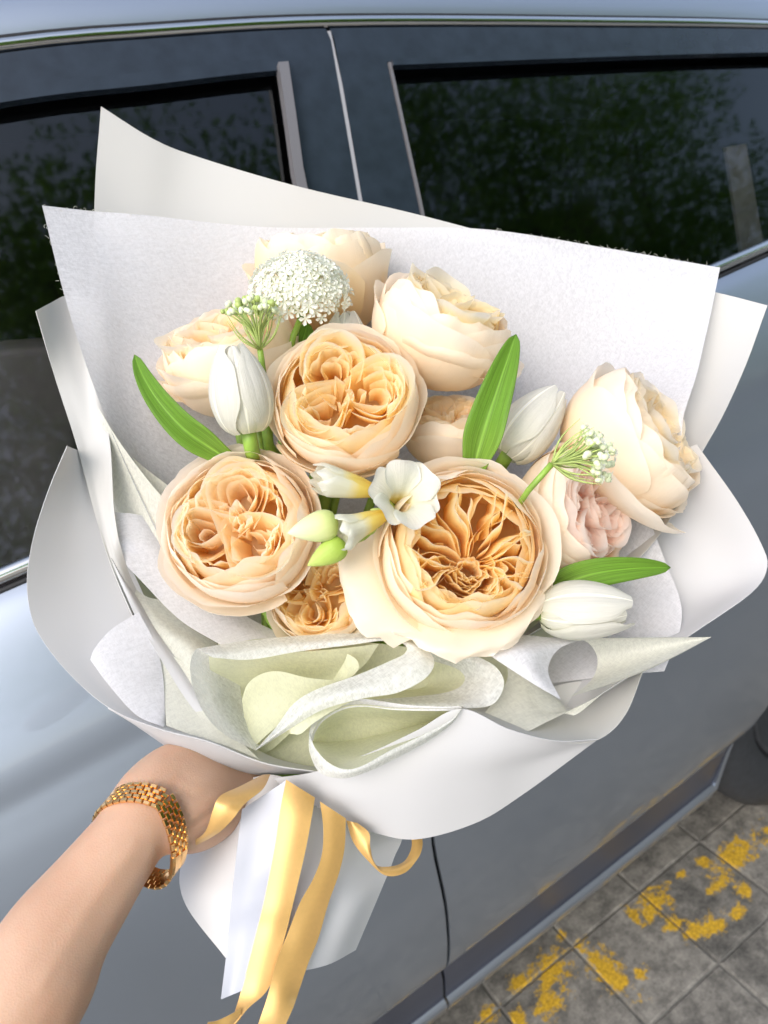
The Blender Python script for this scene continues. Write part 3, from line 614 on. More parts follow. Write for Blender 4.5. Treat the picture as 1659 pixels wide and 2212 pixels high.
sheet('inner_wall', [
    [c6(95, 122, .410), c6(300, 112, .418), c6(500, 98, .420), c6(660, 80, .418)],
    [c6(110, 260, .430), c6(280, 250, .440), c6(440, 230, .440), c6(600, 160, .428)],
    [c6(160, 430, .425), c6(270, 445, .430), c6(360, 380, .425), c6(470, 250, .420)]], M['tissue_g'], scr, 40, 24, 0)
sheet('inner_fold', [
    [c6(205, 265, .420), c6(225, 212, .416), c6(270, 180, .412), c6(330, 171, .408), c6(430, 193, .405), c6(540, 199, .405), c6(588, 170, .408), c6(588, 135, .412), c6(555, 112, .416)],
    [c6(215, 340, .422), c6(240, 300, .420), c6(280, 270, .418), c6(330, 262, .416), c6(400, 262, .414), c6(480, 245, .414), c6(545, 200, .416), c6(560, 165, .418), c6(545, 140, .420)],
    [c6(232, 432, .410), c6(258, 410, .412), c6(290, 380, .414), c6(325, 350, .416), c6(372, 310, .418), c6(420, 275, .420), c6(470, 240, .422), c6(500, 210, .424), c6(520, 180, .426)]], M['tissue_g'], scr, 60, 24, 0)
sheet('small_cone', [
    [c6(364, 378, .396), c6(366, 350, .396), c6(405, 300, .398), c6(480, 250, .402), c6(590, 250, .408)],
    [c6(364, 379, .394), c6(380, 365, .393), c6(430, 320, .394), c6(500, 282, .398), c6(595, 253, .404)],
    [c6(365, 379, .394), c6(400, 378, .391), c6(440, 345, .391), c6(510, 300, .396), c6(600, 256, .402)]], M['tissue_g'], scr, 40, 14, 0)
sr = thing('tissue_ruffle', 'rounded tissue fold right of the big centre ruffle with streaky fibres', 'tissue paper', BIND, group='tissue sheets in the bouquet')
ro = [c6(835, 80, .425), c6(900, 92, .422), c6(970, 115, .417), c6(1040, 150, .410), c6(1073, 195, .404), c6(1068, 240, .400), c6(1030, 284, .398), c6(940, 293, .398), c6(800, 290, .400), c6(680, 282, .402), c6(590, 275, .404)]
ri = [c6(800, 130, .434), c6(850, 140, .434), c6(900, 155, .432), c6(930, 170, .428), c6(945, 190, .424), c6(940, 210, .420), c6(915, 230, .418), c6(860, 245, .418), c6(770, 255, .418), c6(670, 262, .418), c6(600, 265, .418)]
sheet('round_fold', [ro, [((a[0]*.6+b[0]*.4), (a[1]*.6+b[1]*.4), (a[2]+b[2])/2-.006) for a, b in zip(ro, ri)], ri], M['tissue_w'], sr, 60, 16, 0)
sheet('inner_wall', [ri, [(c6(720, 200, .45)[0]*.6+b[0]*.4, c6(0, 215, 0)[1]*.6+b[1]*.4, .447) for b in ri]], M['tissue_g'], sr, 50, 10, 0)
tr = thing('tissue_ruffle', 'teardrop shaped tissue roll lowest in the front over the white paper', 'tissue paper', BIND, group='tissue sheets in the bouquet')
tip = c6(938, 291, .384)
lo_ = [tip, c6(900, 330, .380), c6(820, 375, .377), c6(700, 432, .375), c6(600, 486, .375), c6(540, 495, .376), c6(488, 470, .379), c6(450, 428, .382), c6(436, 398, .385)]
up_ = [c6(936, 290, .385), c6(880, 294, .389), c6(790, 294, .394), c6(700, 291, .398), c6(610, 281, .401), c6(540, 289, .402), c6(478, 322, .400), c6(446, 362, .394), c6(436, 396, .386)]
lo_c = [((a[0]+b[0])/2, (a[1]+b[1])/2+6, .428) for a, b in zip(lo_, up_)]
sheet('back_wall', [up_, [((a[0]*.6+b[0]*.4), (a[1]*.6+b[1]*.4), a[2]+.02) for a, b in zip(up_, lo_c)], lo_c], M['tissue_g'], tr, 60, 20, 0)
sheet('front_wall', [lo_, [((a[0]*.7+b[0]*.3), (a[1]*.7+b[1]*.3)+8, a[2]+.012) for a, b in zip(lo_, lo_c)], lo_c], M['tissue_g'], tr, 60, 20, 0)
ow = [c6(938, 292, .3845), c6(900, 345, .383), c6(825, 400, .382), c6(715, 460, .381), c6(620, 505, .381), c6(540, 526, .382), c6(465, 508, .386), c6(430, 440, .389), c6(428, 380, .391)]
sheet('outer_wall', [[(a[0], a[1], a[2]) for a in lo_], [((a[0]+b[0])/2, (a[1]+b[1])/2, (a[2]+b[2])/2-.002) for a, b in zip(lo_, ow)], ow], M['tissue_w'], tr, 60, 12, 0)
up2 = [c6(930, 287, .386), c6(860, 288, .391), c6(760, 283, .397), c6(680, 272, .402), c6(600, 262, .405), c6(520, 278, .404), c6(455, 318, .400), c6(430, 365, .394), c6(430, 398, .386)]
sheet('outer_lip', [up2, [(a[0]+3, a[1]+5, a[2]+.001) for a in up_]], M['tissue'], tr, 60, 6, 0)
# thin tissue layers between the left wing and the flowers
def layer(label, rows, mat='tissue_l', **k):
    return wrap('tissue_sheet', label, rows, M[mat], cat='tissue paper', group='tissue sheets in the bouquet', nu=36, nv=24, thick=0, **k)
layer('long tissue layer with a light edge from the left rim to the left rose', [
    [(212, 880, .448), (262, 960, .444), (330, 1050, .442), (400, 1130, .441), (450, 1210, .44)],
    [(222, 960, .450), (262, 1030, .450), (310, 1110, .449), (370, 1190, .448), (420, 1260, .446)],
    [(236, 1060, .451), (258, 1110, .452), (290, 1170, .452), (330, 1240, .452), (380, 1310, .45)]])
layer('tissue layer crossing behind the left leaf with a pale curved edge', [
    [(225, 930, .458), (300, 1000, .456), (370, 1055, .456), (430, 1110, .455), (470, 1170, .455)],
    [(232, 1000, .460), (290, 1060, .460), (350, 1120, .460), (400, 1170, .459), (440, 1230, .459)],
    [(240, 1120, .46), (280, 1170, .461), (330, 1220, .461), (370, 1270, .46), (410, 1320, .46)]])
layer('tissue band below the left rose with a bright upper strip', [
    [(226, 1105, .439), (250, 1190, .437), (310, 1260, .434), (390, 1340, .432), (480, 1395, .43)],
    [(290, 1110, .446), (330, 1190, .444), (390, 1260, .442), (470, 1330, .44), (560, 1380, .438)],
    [(330, 1120, .455), (380, 1200, .453), (440, 1260, .45), (530, 1330, .448), (640, 1385, .446)]], 'tissue')
layer('tissue layer folded into small loops left of the centre ruffle', [
    [(250, 1235, .433), (300, 1330, .428), (355, 1415, .424), (405, 1490, .42), (430, 1535, .418)],
    [(320, 1290, .438), (368, 1350, .431), (410, 1385, .426), (450, 1430, .423), (470, 1500, .42)],
    [(380, 1290, .450), (430, 1320, .454), (480, 1360, .456), (520, 1400, .456), (560, 1430, .454)]])
layer('triangular tissue corner lying on the lower left paper wing', [
    [(300, 1322, .4235), (240, 1360, .4155), (205, 1400, .4105), (195, 1425, .4090)],
    [(335, 1390, .420), (290, 1430, .413), (255, 1460, .408), (235, 1480, .4055)],
    [(352, 1460, .417), (330, 1500, .410), (310, 1530, .405), (295, 1545, .4025)],
    [(357, 1566, .404), (356, 1568, .403), (354, 1569, .402), (352, 1570, .401)]], 'tissue')
layer('tissue layer between the paper wing and the centre ruffle', [
    [(330, 1400, .4215), (400, 1430, .422), (440, 1460, .420), (455, 1500, .416)],
    [(352, 1470, .417), (410, 1500, .416), (450, 1530, .413), (490, 1570, .410)],
    [(359, 1567, .4035), (420, 1590, .4025), (480, 1608, .402), (560, 1640, .404)]])
layer('squarish tissue corner at the right of the centre ruffle', [
    [(1085, 1405, .428), (1130, 1440, .426), (1180, 1490, .422), (1215, 1520, .418)],
    [(1095, 1470, .42), (1130, 1490, .417), (1170, 1530, .410), (1240, 1545, .405)],
    [(1040, 1550, .402), (1125, 1580, .394), (1180, 1560, .398), (1300, 1500, .412)]])
# lower skirt below the binding
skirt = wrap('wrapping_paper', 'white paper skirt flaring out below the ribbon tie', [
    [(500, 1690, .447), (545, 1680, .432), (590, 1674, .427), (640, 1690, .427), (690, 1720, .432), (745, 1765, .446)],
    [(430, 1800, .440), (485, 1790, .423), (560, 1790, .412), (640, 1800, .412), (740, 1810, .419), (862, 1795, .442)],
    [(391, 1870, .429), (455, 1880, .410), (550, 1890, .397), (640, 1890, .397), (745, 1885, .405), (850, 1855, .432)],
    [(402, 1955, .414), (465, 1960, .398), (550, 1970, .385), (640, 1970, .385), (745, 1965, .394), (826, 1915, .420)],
    [(492, 2074, .392), (530, 2092, .384), (575, 2112, .376), (650, 2098, .376), (712, 2082, .387), (768, 2052, .410)]], M['paper_lifted'], nu=50, nv=40)
# hidden bundle of bound stems
bnd = tube('stem_bundle', [P(594, 1650, .466), P(592, 1690, .462), P(585, 1850, .455), P(590, 2000, .45)], [.012, .014, .016, .016], M['stem'], None, 16, 14, origin=tuple(BIND))
props(bnd, 'bound green stem bundle inside the white paper skirt', 'stems')

# ribbons
def ribbon(name, L, Rr, d0, d1, mat, label, cat='ribbon', group='gold satin ribbon tails', bow=-.0008, n=60, dl=None):
    k = len(L); D = dl or [lerp(d0, d1, i/(k-1)) for i in range(k)]
    a = [(*p, d) for p, d in zip(L, D)]; b = [(*p, d) for p, d in zip(Rr, D)]
    m = [((p[0]+q[0])/2, (p[1]+q[1])/2, (p[2]+q[2])/2+bow) for p, q in zip(a, b)]
    o = sheet(name, [a, m, b], mat, nu=n, nv=9, thick=.0003, origin=tuple(BIND)); props(o, label, cat, group); return o
ribbon('ribbon', [(523, 1748), (509, 1861), (498, 1960), (491, 2043), (477, 2159)], [(618, 1686), (596, 1846), (578, 1930), (560, 2007), (523, 2140)], .398, .364, M['white_ribbon'], 'wide white satin ribbon tail hanging left of the gold tails', group=None, bow=.001)
ribbon('ribbon', [(567, 1674), (520, 1698), (475, 1720), (460, 1750), (443, 1797), (408, 1823)], [(584, 1673), (568, 1704), (528, 1737), (502, 1770), (470, 1800), (412, 1832)], .408, .392, M['gold_ribbon'], 'short gold satin ribbon crossing the hand at the left', dl=[.414, .396, .383, .380, .384, .396])
ribbon('ribbon', [(618, 1684), (605, 1751), (593, 1832), (571, 1945), (553, 2018), (523, 2134), (500, 2205), (478, 2245)], [(680, 1723), (674, 1762), (658, 1846), (633, 1952), (615, 2025), (582, 2131), (533, 2182), (480, 2247)], .396, .352, M['gold_ribbon'], 'gold satin ribbon tail hanging second from the right with a twisted end')
ribbon('ribbon', [(449, 2208), (470, 2204), (500, 2190), (520, 2178)], [(440, 2250), (468, 2240), (498, 2222), (520, 2200)], .349, .358, M['gold_ribbon'], 'curled up end of a gold ribbon at the bottom edge', bow=-.001)
ribbon('ribbon', [(691, 1731), (698, 1788), (695, 1846), (677, 1897), (647, 1952), (618, 2025), (596, 2080), (578, 2152), (558, 2212), (545, 2250)], [(747, 1768), (744, 1832), (731, 1890), (709, 1952), (687, 2028), (666, 2080), (644, 2145), (634, 2175), (618, 2212), (604, 2250)], .396, .348, M['gold_ribbon'], 'longest gold satin ribbon tail running to the bottom edge')
ribbon('ribbon', [(748, 1772), (764, 1820), (797, 1861), (833, 1891), (873, 1886), (901, 1857), (912, 1832), (911, 1806), (900, 1790)], [(772, 1778), (797, 1799), (800, 1832), (811, 1868), (844, 1872), (873, 1861), (888, 1835), (889, 1811), (884, 1795)], .4, .4, M['gold_ribbon'], 'gold satin ribbon loop curling out at the right', dl=[.402, .400, .398, .400, .404, .410, .416, .422, .426], bow=-.001)

# ------------------------------------------------------------------ flowers
def petal_grid(fn, nt=10, ns=13):
    V = np.zeros((nt, ns, 3)); T = np.linspace(0, 1, nt); Sx = np.linspace(-1, 1, ns); uv = []
    for i, t in enumerate(T):
        for j, s in enumerate(Sx):
            V[i, j], tt = fn(t, s); uv.append(((s+1)/2, tt))
    return V.reshape(-1, 3), grid_faces(nt, ns), uv
def frame(n, spin=0.0):
    n = Vector(n).normalized(); a = n.orthogonal().normalized(); a = Matrix.Rotation(spin, 3, n) @ a; b = n.cross(a)
    return Matrix((a, b, n)).transposed()
def rose(label, u, v, d, rpx, face, seed, inner='apricot', outer='cream', lobes=3, spin=0, guards=(), depth=.85, openness=1.0, stem=True, rings=6, nl=7, ruff=1.0, pleat=False):
    rs = random.Random(seed); U = rs.uniform
    Rr = rpx*d/FPX; c = P(u, v, d); n = camdir(*face); ra = RGT-n*(RGT @ n); ra /= np.linalg.norm(ra); f = Matrix(tuple(zip(ra, np.cross(n, ra), n)))
    th = thing('rose', label, 'rose', c, f, 'garden roses in the bouquet')
    def put(name, fn, mat, nt=10, ns=15):
        V, F, uv = petal_grid(fn, nt, ns); return mobj(name, V, F, M[mat], th, uv, local=True)
    # cup petals, outermost ring first
    for k in range(rings):
        R0 = Rr*(1.0-.052*k); cnt = 4 if k < 2 else 5 if k < 5 else 6; a0 = U(0, 6.28)
        for i in range(cnt):
            phi = a0+2*PI*i/cnt+U(-.18, .18); W = U(.80, 1.0) if k < 2 else U(.66, .82)
            te = R((16, 27, 33, 36, 39, 42, 44)[k]+U(-6, 6))*openness; lift = U(-.03, .05); tw = U(-.05, .05)
            p = [U(0, 6.28) for _ in range(4)]; am = U(.008, .024)*ruff; curl = (U(.07, .16) if k == 0 else U(.0, .05)) if k < 4 else U(-.03, .03)
            notch = U(-.5, .5); nd = U(0, .07); cor = U(.14, .26); e1 = U(2.2, 3.4); fold = U(-.03, .03)
            def fn(t, s, R0=R0, phi=phi, W=W, te=te, p=p, am=am, curl=curl, notch=notch, nd=nd, cor=cor, e1=e1, lift=lift, tw=tw, fold=fold):
                T = t*(1-cor*abs(s)**e1-nd*math.exp(-((s-notch)/.22)**2)*t+.018*math.sin(s*5+p[3]))
                w_ = W*(.34+.66*float(sm(t/.6)))
                a = lerp(R(-82), te, T); ro = R0*math.cos(a)**.8*(1+tw*s+.012*k); z = R0*depth*math.sin(a)+lift*Rr*T
                rf = T**3*Rr*am*(math.sin(s*4.2+p[0])+.6*math.sin(s*9+p[1])+.22*math.sin(s*19+p[2]))
                ed = float(sm((T-.72)/.28))
                ro += rf+curl*Rr*ed*ed+fold*Rr*math.sin(PI*t)*math.cos(s*2.2+p[1]); z += .5*rf-curl*Rr*.35*ed**3
                q = phi+s*w_+.05*T*math.sin(p[1])
                return (ro*math.cos(q), ro*math.sin(q), z), T
            put('petal', fn, outer if k < 4 else inner, 12, 17)
    # loose guard petals
    for (ga, gw, gl, gfl, gdrop) in guards:
        p = [U(0, 6.28) for _ in range(4)]
        def fn(t, s, p=p):
            T = t*(1-.20*abs(s)**2.4); w_ = gw*(.35+.65*float(sm(t/.6)))
            a = lerp(R(-85), R(8), min(1, T*1.0)); ro = Rr*1.03*math.cos(a)**.8+gfl*Rr*float(sm((T-.45)/.55)); z = Rr*depth*math.sin(a)*gl-gdrop*Rr*float(sm((T-.5)/.5))
            rf = T**3*Rr*.035*(math.sin(s*3.6+p[0])+.7*math.sin(s*8+p[1])+.4*math.sin(s*15+p[2]))
            q = ga+s*w_; return ((ro+.4*rf)*math.cos(q), (ro+.4*rf)*math.sin(q), z+rf), T
        put('petal', fn, outer, 14, 21)
    # quartered heart: nests of folded petals round several centres
    q0 = U(0, 6.28)
    if pleat:
        cxp, cyp = .02*Rr, -.20*Rr
        for i in range(34):
            ph = R(-30+240*(i+.5)/34)+U(-.07, .07); p = [U(0, 6.28) for _ in range(4)]; top = Rr*U(.40, .58); lean = U(-.30, .30); ra_, rb_ = U(.10, .45), U(.80, 1.05); am = U(.006, .02); wv = U(.08, .2)
            def fn(t, s, ph=ph, p=p, top=top, lean=lean, ra_=ra_, rb_=rb_, am=am, wv=wv):
                q = (s+1)/2; T = t*(1-.30*max(0, -s)**2.2-.10*max(0, s)**3+.035*math.sin(s*5+p[1])); k = lerp(ra_, rb_, q)
                lim = Rr*(.66+.24*max(0, math.sin(ph)))                      # to the cup wall, farther on the upper side
                r_ = k*lim; a = ph+(wv*math.sin(s*2.0+p[0])+.04*math.sin(s*4.3+p[2]))*(1.2-.5*k)+lean*T*T*(.9-.3*k)+am*math.sin(s*9+p[3])*T
                return (cxp+r_*math.cos(a), cyp+r_*math.sin(a), lerp(-.16*Rr, top*(.70+.30*k), T)), .15+.85*T
            put('petal', fn, inner, 8, 21)
        for i in range(16):
            ph = R(-90)+U(-1.3, 1.3); r0 = Rr*lerp(.16, .52, i/15); W = U(.6, 1.0)*(1.25-.5*i/15); p = [U(0, 6.28) for _ in range(4)]; top = Rr*(.30+.16*i/15+U(-.05, .05)); rd = U(-.3, .3)
            def fn(t, s, ph=ph, r0=r0, W=W, p=p, top=top, rd=rd):
                T = t*(1-.26*abs(s)**2.4); r_ = r0*(.85+.15*t)*(1+rd*s)+Rr*T*T*(.03*math.sin(s*5+p[0])+.015*math.sin(s*11+p[1])); a = ph+s*W
                return (cxp+r_*math.cos(a), cyp+r_*math.sin(a), lerp(-.18*Rr, top, T)), .15+.85*T
            put('petal', fn, inner, 8, 21)
        lobes = 0; q0 = 0
        for L in (0, 1):
            for i in range(7):
                ph = U(0, 6.28); r0 = Rr*U(.03, .17); W = U(.7, 1.3); p = [U(0, 6.28) for _ in range(4)]; top = Rr*U(.22, .38)
                def fn(t, s, ph=ph, r0=r0, W=W, p=p, top=top):
                    T = t*(1-.28*abs(s)**2.4); r_ = r0*(.9+.3*t)+Rr*T*T*.02*math.sin(s*6+p[0]); a = ph+s*W
                    return (cxp+r_*math.cos(a), cyp-.06*Rr+r_*math.sin(a), lerp(-.15*Rr, top, T)), .15+.85*T
                put('petal', fn, inner, 7, 17)
    for L in range(lobes+(1 if lobes > 3 else 0)):
        ad = q0+2*PI*L/lobes+U(-.2, .2); cr = Rr*.05 if L == lobes else Rr*(.40 if lobes < 5 else .46)*U(.92, 1.05); lr = Rr*(.42 if lobes < 4 else .24 if L == lobes else .36 if lobes < 5 else .31)
        dx, dy = math.cos(ad), math.sin(ad)
        for i in range(nl):
            r_ = lr*(1-.84*i/nl)*U(.94, 1.06); Ph = R(U(112, 150)); top = Rr*(.50-.030*i+U(-.09, .09)); bot = -Rr*.12; jx = U(-.07, .07)*Rr; jy = U(-.07, .07)*Rr
            p = [U(0, 6.28) for _ in range(5)]; am = U(.010, .030); ln = U(-.10, .16); inw = U(.15, .55); skew = U(-.6, .6)
            def fn(t, s, r_=r_, Ph=Ph, top=top, bot=bot, jx=jx, jy=jy, p=p, am=am, ln=ln, inw=inw, skew=skew, dx=dx, dy=dy, cr=cr, i=i):
                ph = s*Ph+skew; T = t*(1-.22*abs(s)**3+.04*math.sin(s*5+p[3])-.05*math.exp(-((s-.3*math.sin(p[4]))/.15)**2))
                rr = r_*(.62+.38*t+ln*t*t)
                rr += T**2*Rr*am*(math.sin(s*4.5+p[0])+.6*math.sin(s*9+p[1])+.25*math.sin(s*19+p[2]))
                lx = rr*math.cos(ph); ly = rr*math.sin(ph)
                if lx < 0: lx *= 1+inw; ly *= 1-.25*min(1, -lx/r_)
                x = cr*dx+lx*dx-ly*dy+jx*t; y = cr*dy+lx*dy+ly*dx+jy*t
                z = lerp(bot, top-.10*Rr*(1-math.cos(ph))*.5, T)+T*Rr*.015*math.sin(s*9+p[2])
                return (x, y, z), .15+.85*T
            put('petal', fn, inner, 7, 23)
    # arcs that fill the room between the nests and the cup
    for i in range(0 if pleat else 9):
        ad = q0+2*PI*(i+.5)/9+U(-.25, .25); r0 = Rr*U(.52, .68); W = U(.45, .8); p = [U(0, 6.28) for _ in range(4)]; top = Rr*U(.34, .50); rd = U(-.5, .5)
        def fn(t, s, ad=ad, r0=r0, W=W, p=p, top=top, rd=rd):
            T = t*(1-.24*abs(s)**2.6); r_ = r0*(.86+.14*t)*(1+rd*.30*s)+Rr*T*T*(.025*math.sin(s*6+p[0])+.018*math.sin(s*13+p[1])); a = ad+s*W
            return (r_*math.cos(a), r_*math.sin(a), lerp(-.5*Rr, top, T)+.012*Rr*math.sin(s*9+p[2])*T), .1+.9*T
        put('petal', fn, inner, 8, 19)
    def fn(t, s):
        a = s*PI; r_ = Rr*.80*t+1e-5; return (r_*math.cos(a), r_*math.sin(a), -Rr*(.12+.10*t*t)), .25
    V, F, uv = petal_grid(fn, 6, 25); mobj('receptacle', V, F, M[inner], th, uv, local=True)
    # a few crumpled petals at the very centre
    for i in range(0 if pleat else 9):
        ad = U(0, 6.28); r0 = Rr*U(.02, .20); W = U(.5, .9); p = [U(0, 6.28) for _ in range(4)]; le = U(-.5, .6); top = Rr*U(.2, .44)
        def fn(t, s, ad=ad, r0=r0, W=W, p=p, le=le, top=top):
            T = t*(1-.25*abs(s)**2.5); y = s*Rr*.13*W*(.5+.5*t); x = r0+Rr*.06*math.cos(s*2.5)+le*Rr*.12*T*T+Rr*.02*math.sin(s*7+p[0])*T
            return (x*math.cos(ad)-y*math.sin(ad), x*math.sin(ad)+y*math.cos(ad), lerp(-.35*Rr, top, T)+.012*Rr*math.sin(s*8+p[1])), .1+.9*T
        put('petal', fn, inner, 7, 13)
    if stem:
        b = c-n*Rr*.80; tube('stem', [b+n*.006, b-n*.02, lerp(b-n*.03, BIND, .5), BIND-FWD*-.004], [.0035, .0028, .0026, .0024], M['stem'], th, 8, 16)
    return th
rose('full apricot rose in the middle of the bouquet with a deep quartered heart', 745, 868, .428, 163, (.02, .30, .95), 11, 'apricot', 'cream', 3, .4, guards=((1.1, .9, .9, .07, .0), (4.6, .9, .75, .06, .03)), nl=7)
rose('peach rose at the left with pink outer petals beside the freesia buds', 520, 1140, .420, 168, (-.06, .28, .95), 23, 'peach', 'pinkcream' if 'pinkcream' in M else 'cream', 3, 1.1, guards=((2.3, .95, .95, .10, .0), (4.3, 1.0, .8, .12, .04), (.9, .6, .9, .05, .0)), nl=6)
rose('largest apricot rose low in the middle with a wide loose lower petal', 1000, 1190, .412, 186, (.05, .20, .97), 35, 'apricot', 'cream', 5, 2.0, guards=((-.2, .9, .9, .09, .02), (1.5, .8, .95, .05, .0)), nl=6, rings=7, pleat=True)
rose('small half hidden apricot rose squeezed under the freesia buds', 690, 1285, .442, 112, (-.12, .22, .95), 41, 'apricot', 'cream', 3, .7, nl=6)
rose('cream apricot rose at the very top behind the white lace flower', 692, 592, .515, 146, (-.05, .95, .36), 52, 'apricot', 'honey', 3, .2, openness=1.15, depth=.95, ruff=2.0)
rose('cream rose at the upper right with its ruffled face turned right', 955, 706, .468, 150, (.38, .78, .48), 63, 'apricot', 'cream', 4, .9, guards=((-.35, .7, .6, .30, .12), (-1.4, .8, .5, .04, .0)), openness=1.05, ruff=2.0)
rose('pale cream rose at the far right leaning toward the car door', 1368, 955, .465, 165, (.72, .42, .52), 74, 'peach', 'cream', 4, .3, guards=((-1.45, .85, .85, .30, .02), (-.6, .8, .6, .06, .0)), openness=1.05, ruff=2.0)
rose('blush pink rose at the right below the green umbel', 1246, 1105, .448, 142, (.66, .12, .74), 85, 'pink', 'cream', 4, 1.7, openness=.95)
rose('creamy yellow rose at the upper left behind the upright tulip', 500, 765, .478, 150, (-.22, .80, .54), 96, 'peach', 'cream', 3, .5, guards=((3.3, .6, .7, .26, .02), (4.2, .8, .6, .06, .0)), openness=1.05, ruff=1.8)
rose('small cream rose tucked between the middle rose and the tall green leaf', 968, 925, .470, 98, (-.05, .85, .5), 107, 'peach', 'cream', 3, .0, openness=1.1)
# broad lower petals of the biggest rose
big = [o for o in C.objects if o.get('label', '').startswith('largest apricot')][0]
def free_petal(par, rows, mat, n=24, m=18):
    A = np.array([resample(r, n) for r in rows]); G_ = np.array([resample(A[:, j], m) for j in range(n)]).transpose(1, 0, 2)
    us = np.linspace(0, 1, n)[None, :]; vs = np.linspace(0, 1, m)[:, None]**2
    G_[:, :, 1] += vs*(5*np.sin(us*17+1)+4*np.sin(us*33)+2*np.sin(us*61)); G_[:, :, 2] += vs*(.0016*np.sin(us*14)+.0012*np.sin(us*31+2))
    V = np.array([P(*q) for q in G_.reshape(-1, 3)]); uu, vv = np.meshgrid(np.linspace(0, 1, n), np.linspace(0, 1, m))
    o = mobj('petal', V, grid_faces(m, n), M[mat], par, np.stack([uu.ravel(), .45+.55*vv.ravel()], 1)); return o
free_petal(big, [
    [(900, 1090, .430), (860, 1150, .425), (850, 1220, .42), (880, 1290, .415), (950, 1340, .412)],
    [(830, 1110, .425), (800, 1170, .416), (800, 1240, .408), (840, 1310, .402), (920, 1370, .400)],
    [(800, 1135, .428), (752, 1190, .416), (748, 1250, .407), (790, 1330, .400), (880, 1385, .398)],
    [(815, 1130, .435), (737, 1180, .421), (738, 1262, .411), (768, 1350, .404), (850, 1402, .402)]], 'cream')
free_petal(big, [
    [(900, 1300, .412), (980, 1330, .406), (1060, 1330, .406), (1110, 1300, .41), (1150, 1250, .415)],
    [(880, 1350, .402), (970, 1375, .394), (1060, 1372, .394), (1125, 1335, .400), (1165, 1270, .409)],
    [(855, 1360, .398), (945, 1400, .388), (1050, 1404, .389), (1125, 1365, .396), (1178, 1290, .405)],
    [(835, 1350, .398), (930, 1412, .390), (1030, 1424, .391), (1100, 1396, .396), (1165, 1330, .402)]], 'cream')
# tulips
def tulip(label, base, tipp, wpx, d, dt, seed, spin=0.0, open_=0.0, stemto=None):
    rs = random.Random(seed); U = rs.uniform
    b = P(*base, d); t_ = P(*tipp, dt); ax = t_-b; L = np.linalg.norm(ax); rmax = wpx/2*d/FPX
    th = thing('tulip', label, 'tulip', b, frame(ax/L, spin), 'white tulips in the bouquet')
    for ring in (1, 0):
        for i in range(3):
            phi = 2*PI*i/3+ring*PI/3+U(-.08, .08); k = .90 if ring else 1.0; p = [U(0, 6.28) for _ in range(3)]; op = open_*U(.6, 1.2); hl = U(.94, 1.02)*(1.0 if not ring else .97)
            def fn(t, s, phi=phi, k=k, p=p, op=op, hl=hl):
                w_ = (1.02 if not ring else .95)*(.55+.45*float(sm(t/.4)))*(1-.50*float(sm((t-.70)/.30))**1.6)
                ro = rmax*k*(math.sin(PI*(.10+.83*t**.80))**.62)*(1+.05*abs(s)**2*(1 if not ring else -1)); ro += op*rmax*t**3
                ro -= rmax*(.050*math.exp(-(s/.10)**2)-.012*math.cos(s*16))*math.sin(PI*t)
                ro += rmax*.02*math.sin(s*5+p[0])*t; q = phi+s*w_
                z = L*hl*(t-.03*(s*s)*t)
                return (ro*math.cos(q), ro*math.sin(q), z), .12+.88*t
            V, F, uv = petal_grid(fn, 18, 17); mobj('petal', V, F, M['white_petal'], th, uv, local=True)
    s2 = stemto or [P(base[0]+(base[0]-tipp[0])*.2, base[1]+(base[1]-tipp[1])*.2, d+.008)]
    tube('stem', [b+ax/L*.004]+list(s2)+[BIND], .0042, M['stem'], th, 10, 18)
    return th
tulip('closed white tulip standing upright at the left', (537, 935), (500, 738), 134, .414, .405, 1, .5, stemto=[P(545, 975, .420), P(553, 1030, .458), P(572, 1250, .490)])
tulip('white tulip bud leaning right between the tall leaf and the far right rose', (1092, 985), (1212, 840), 122, .452, .452, 2, 1.0, stemto=[P(1060, 1040, .475), P(960, 1200, .50)])
tulip('white tulip lying on its side at the lower right', (1166, 1322), (1366, 1316), 126, .414, .408, 3, 1.3, .12, stemto=[P(1110, 1340, .445), P(980, 1450, .478)])
tulip('white tulip tip peeking out behind the middle rose', (742, 830), (748, 668), 112, .470, .468, 4, .2)
# leaves
def leaf(label, mid_, wid, seed, fold=.35, parent=None, side=(1, 0), origin=None):
    p = resample(mid_, 30); V = []; uv = []; k = 9
    for i, q in enumerate(p):
        t = i/29; a = p[min(i+1, 29)]-p[max(i-1, 0)]; a = a[:2]/np.linalg.norm(a[:2]); nrm = np.array([-a[1], a[0]])
        w_ = wid/2*(.45+.55*float(sm(t/.35)))*math.sqrt(max(0, 1-max(0, (t-.38)/.62)**1.35))+.4
        for j in range(k):
            s = -1+2*j/(k-1); u_, v_ = q[:2]+nrm*s*w_
            V.append(P(u_, v_, q[2]+((-fold*(s if s > 0 else -.55*s)*w_)*1.5+.05*w_*math.sin(t*9+s*2))*q[2]/FPX)); uv.append(((s+1)/2, t))
    o = mobj('leaf', V, grid_faces(30, k), M['leaf'], None, uv, origin=origin or tuple(V[k//2])); props(o, label, 'leaf', 'green leaves in the bouquet')
    m = o.modifiers.new('thickness', 'SOLIDIFY'); m.thickness = .0005
    return o
leaf('long curved green leaf at the left pointing up to the corner', [(520, 1010, .432), (455, 968, .428), (395, 925, .425), (345, 870, .425), (310, 815, .428), (290, 766, .433)], 62, 1, .7)
leaf('tall upright green leaf right of the middle rose', [(1018, 1045, .428), (1030, 985, .425), (1055, 900, .422), (1085, 810, .422), (1115, 722, .425)], 82, 2, .6)
leaf('green leaf lying above the sideways tulip at the lower right', [(1150, 1310, .425), (1200, 1270, .422), (1280, 1240, .420), (1370, 1228, .420), (1449, 1226, .424)], 66, 3, .35)
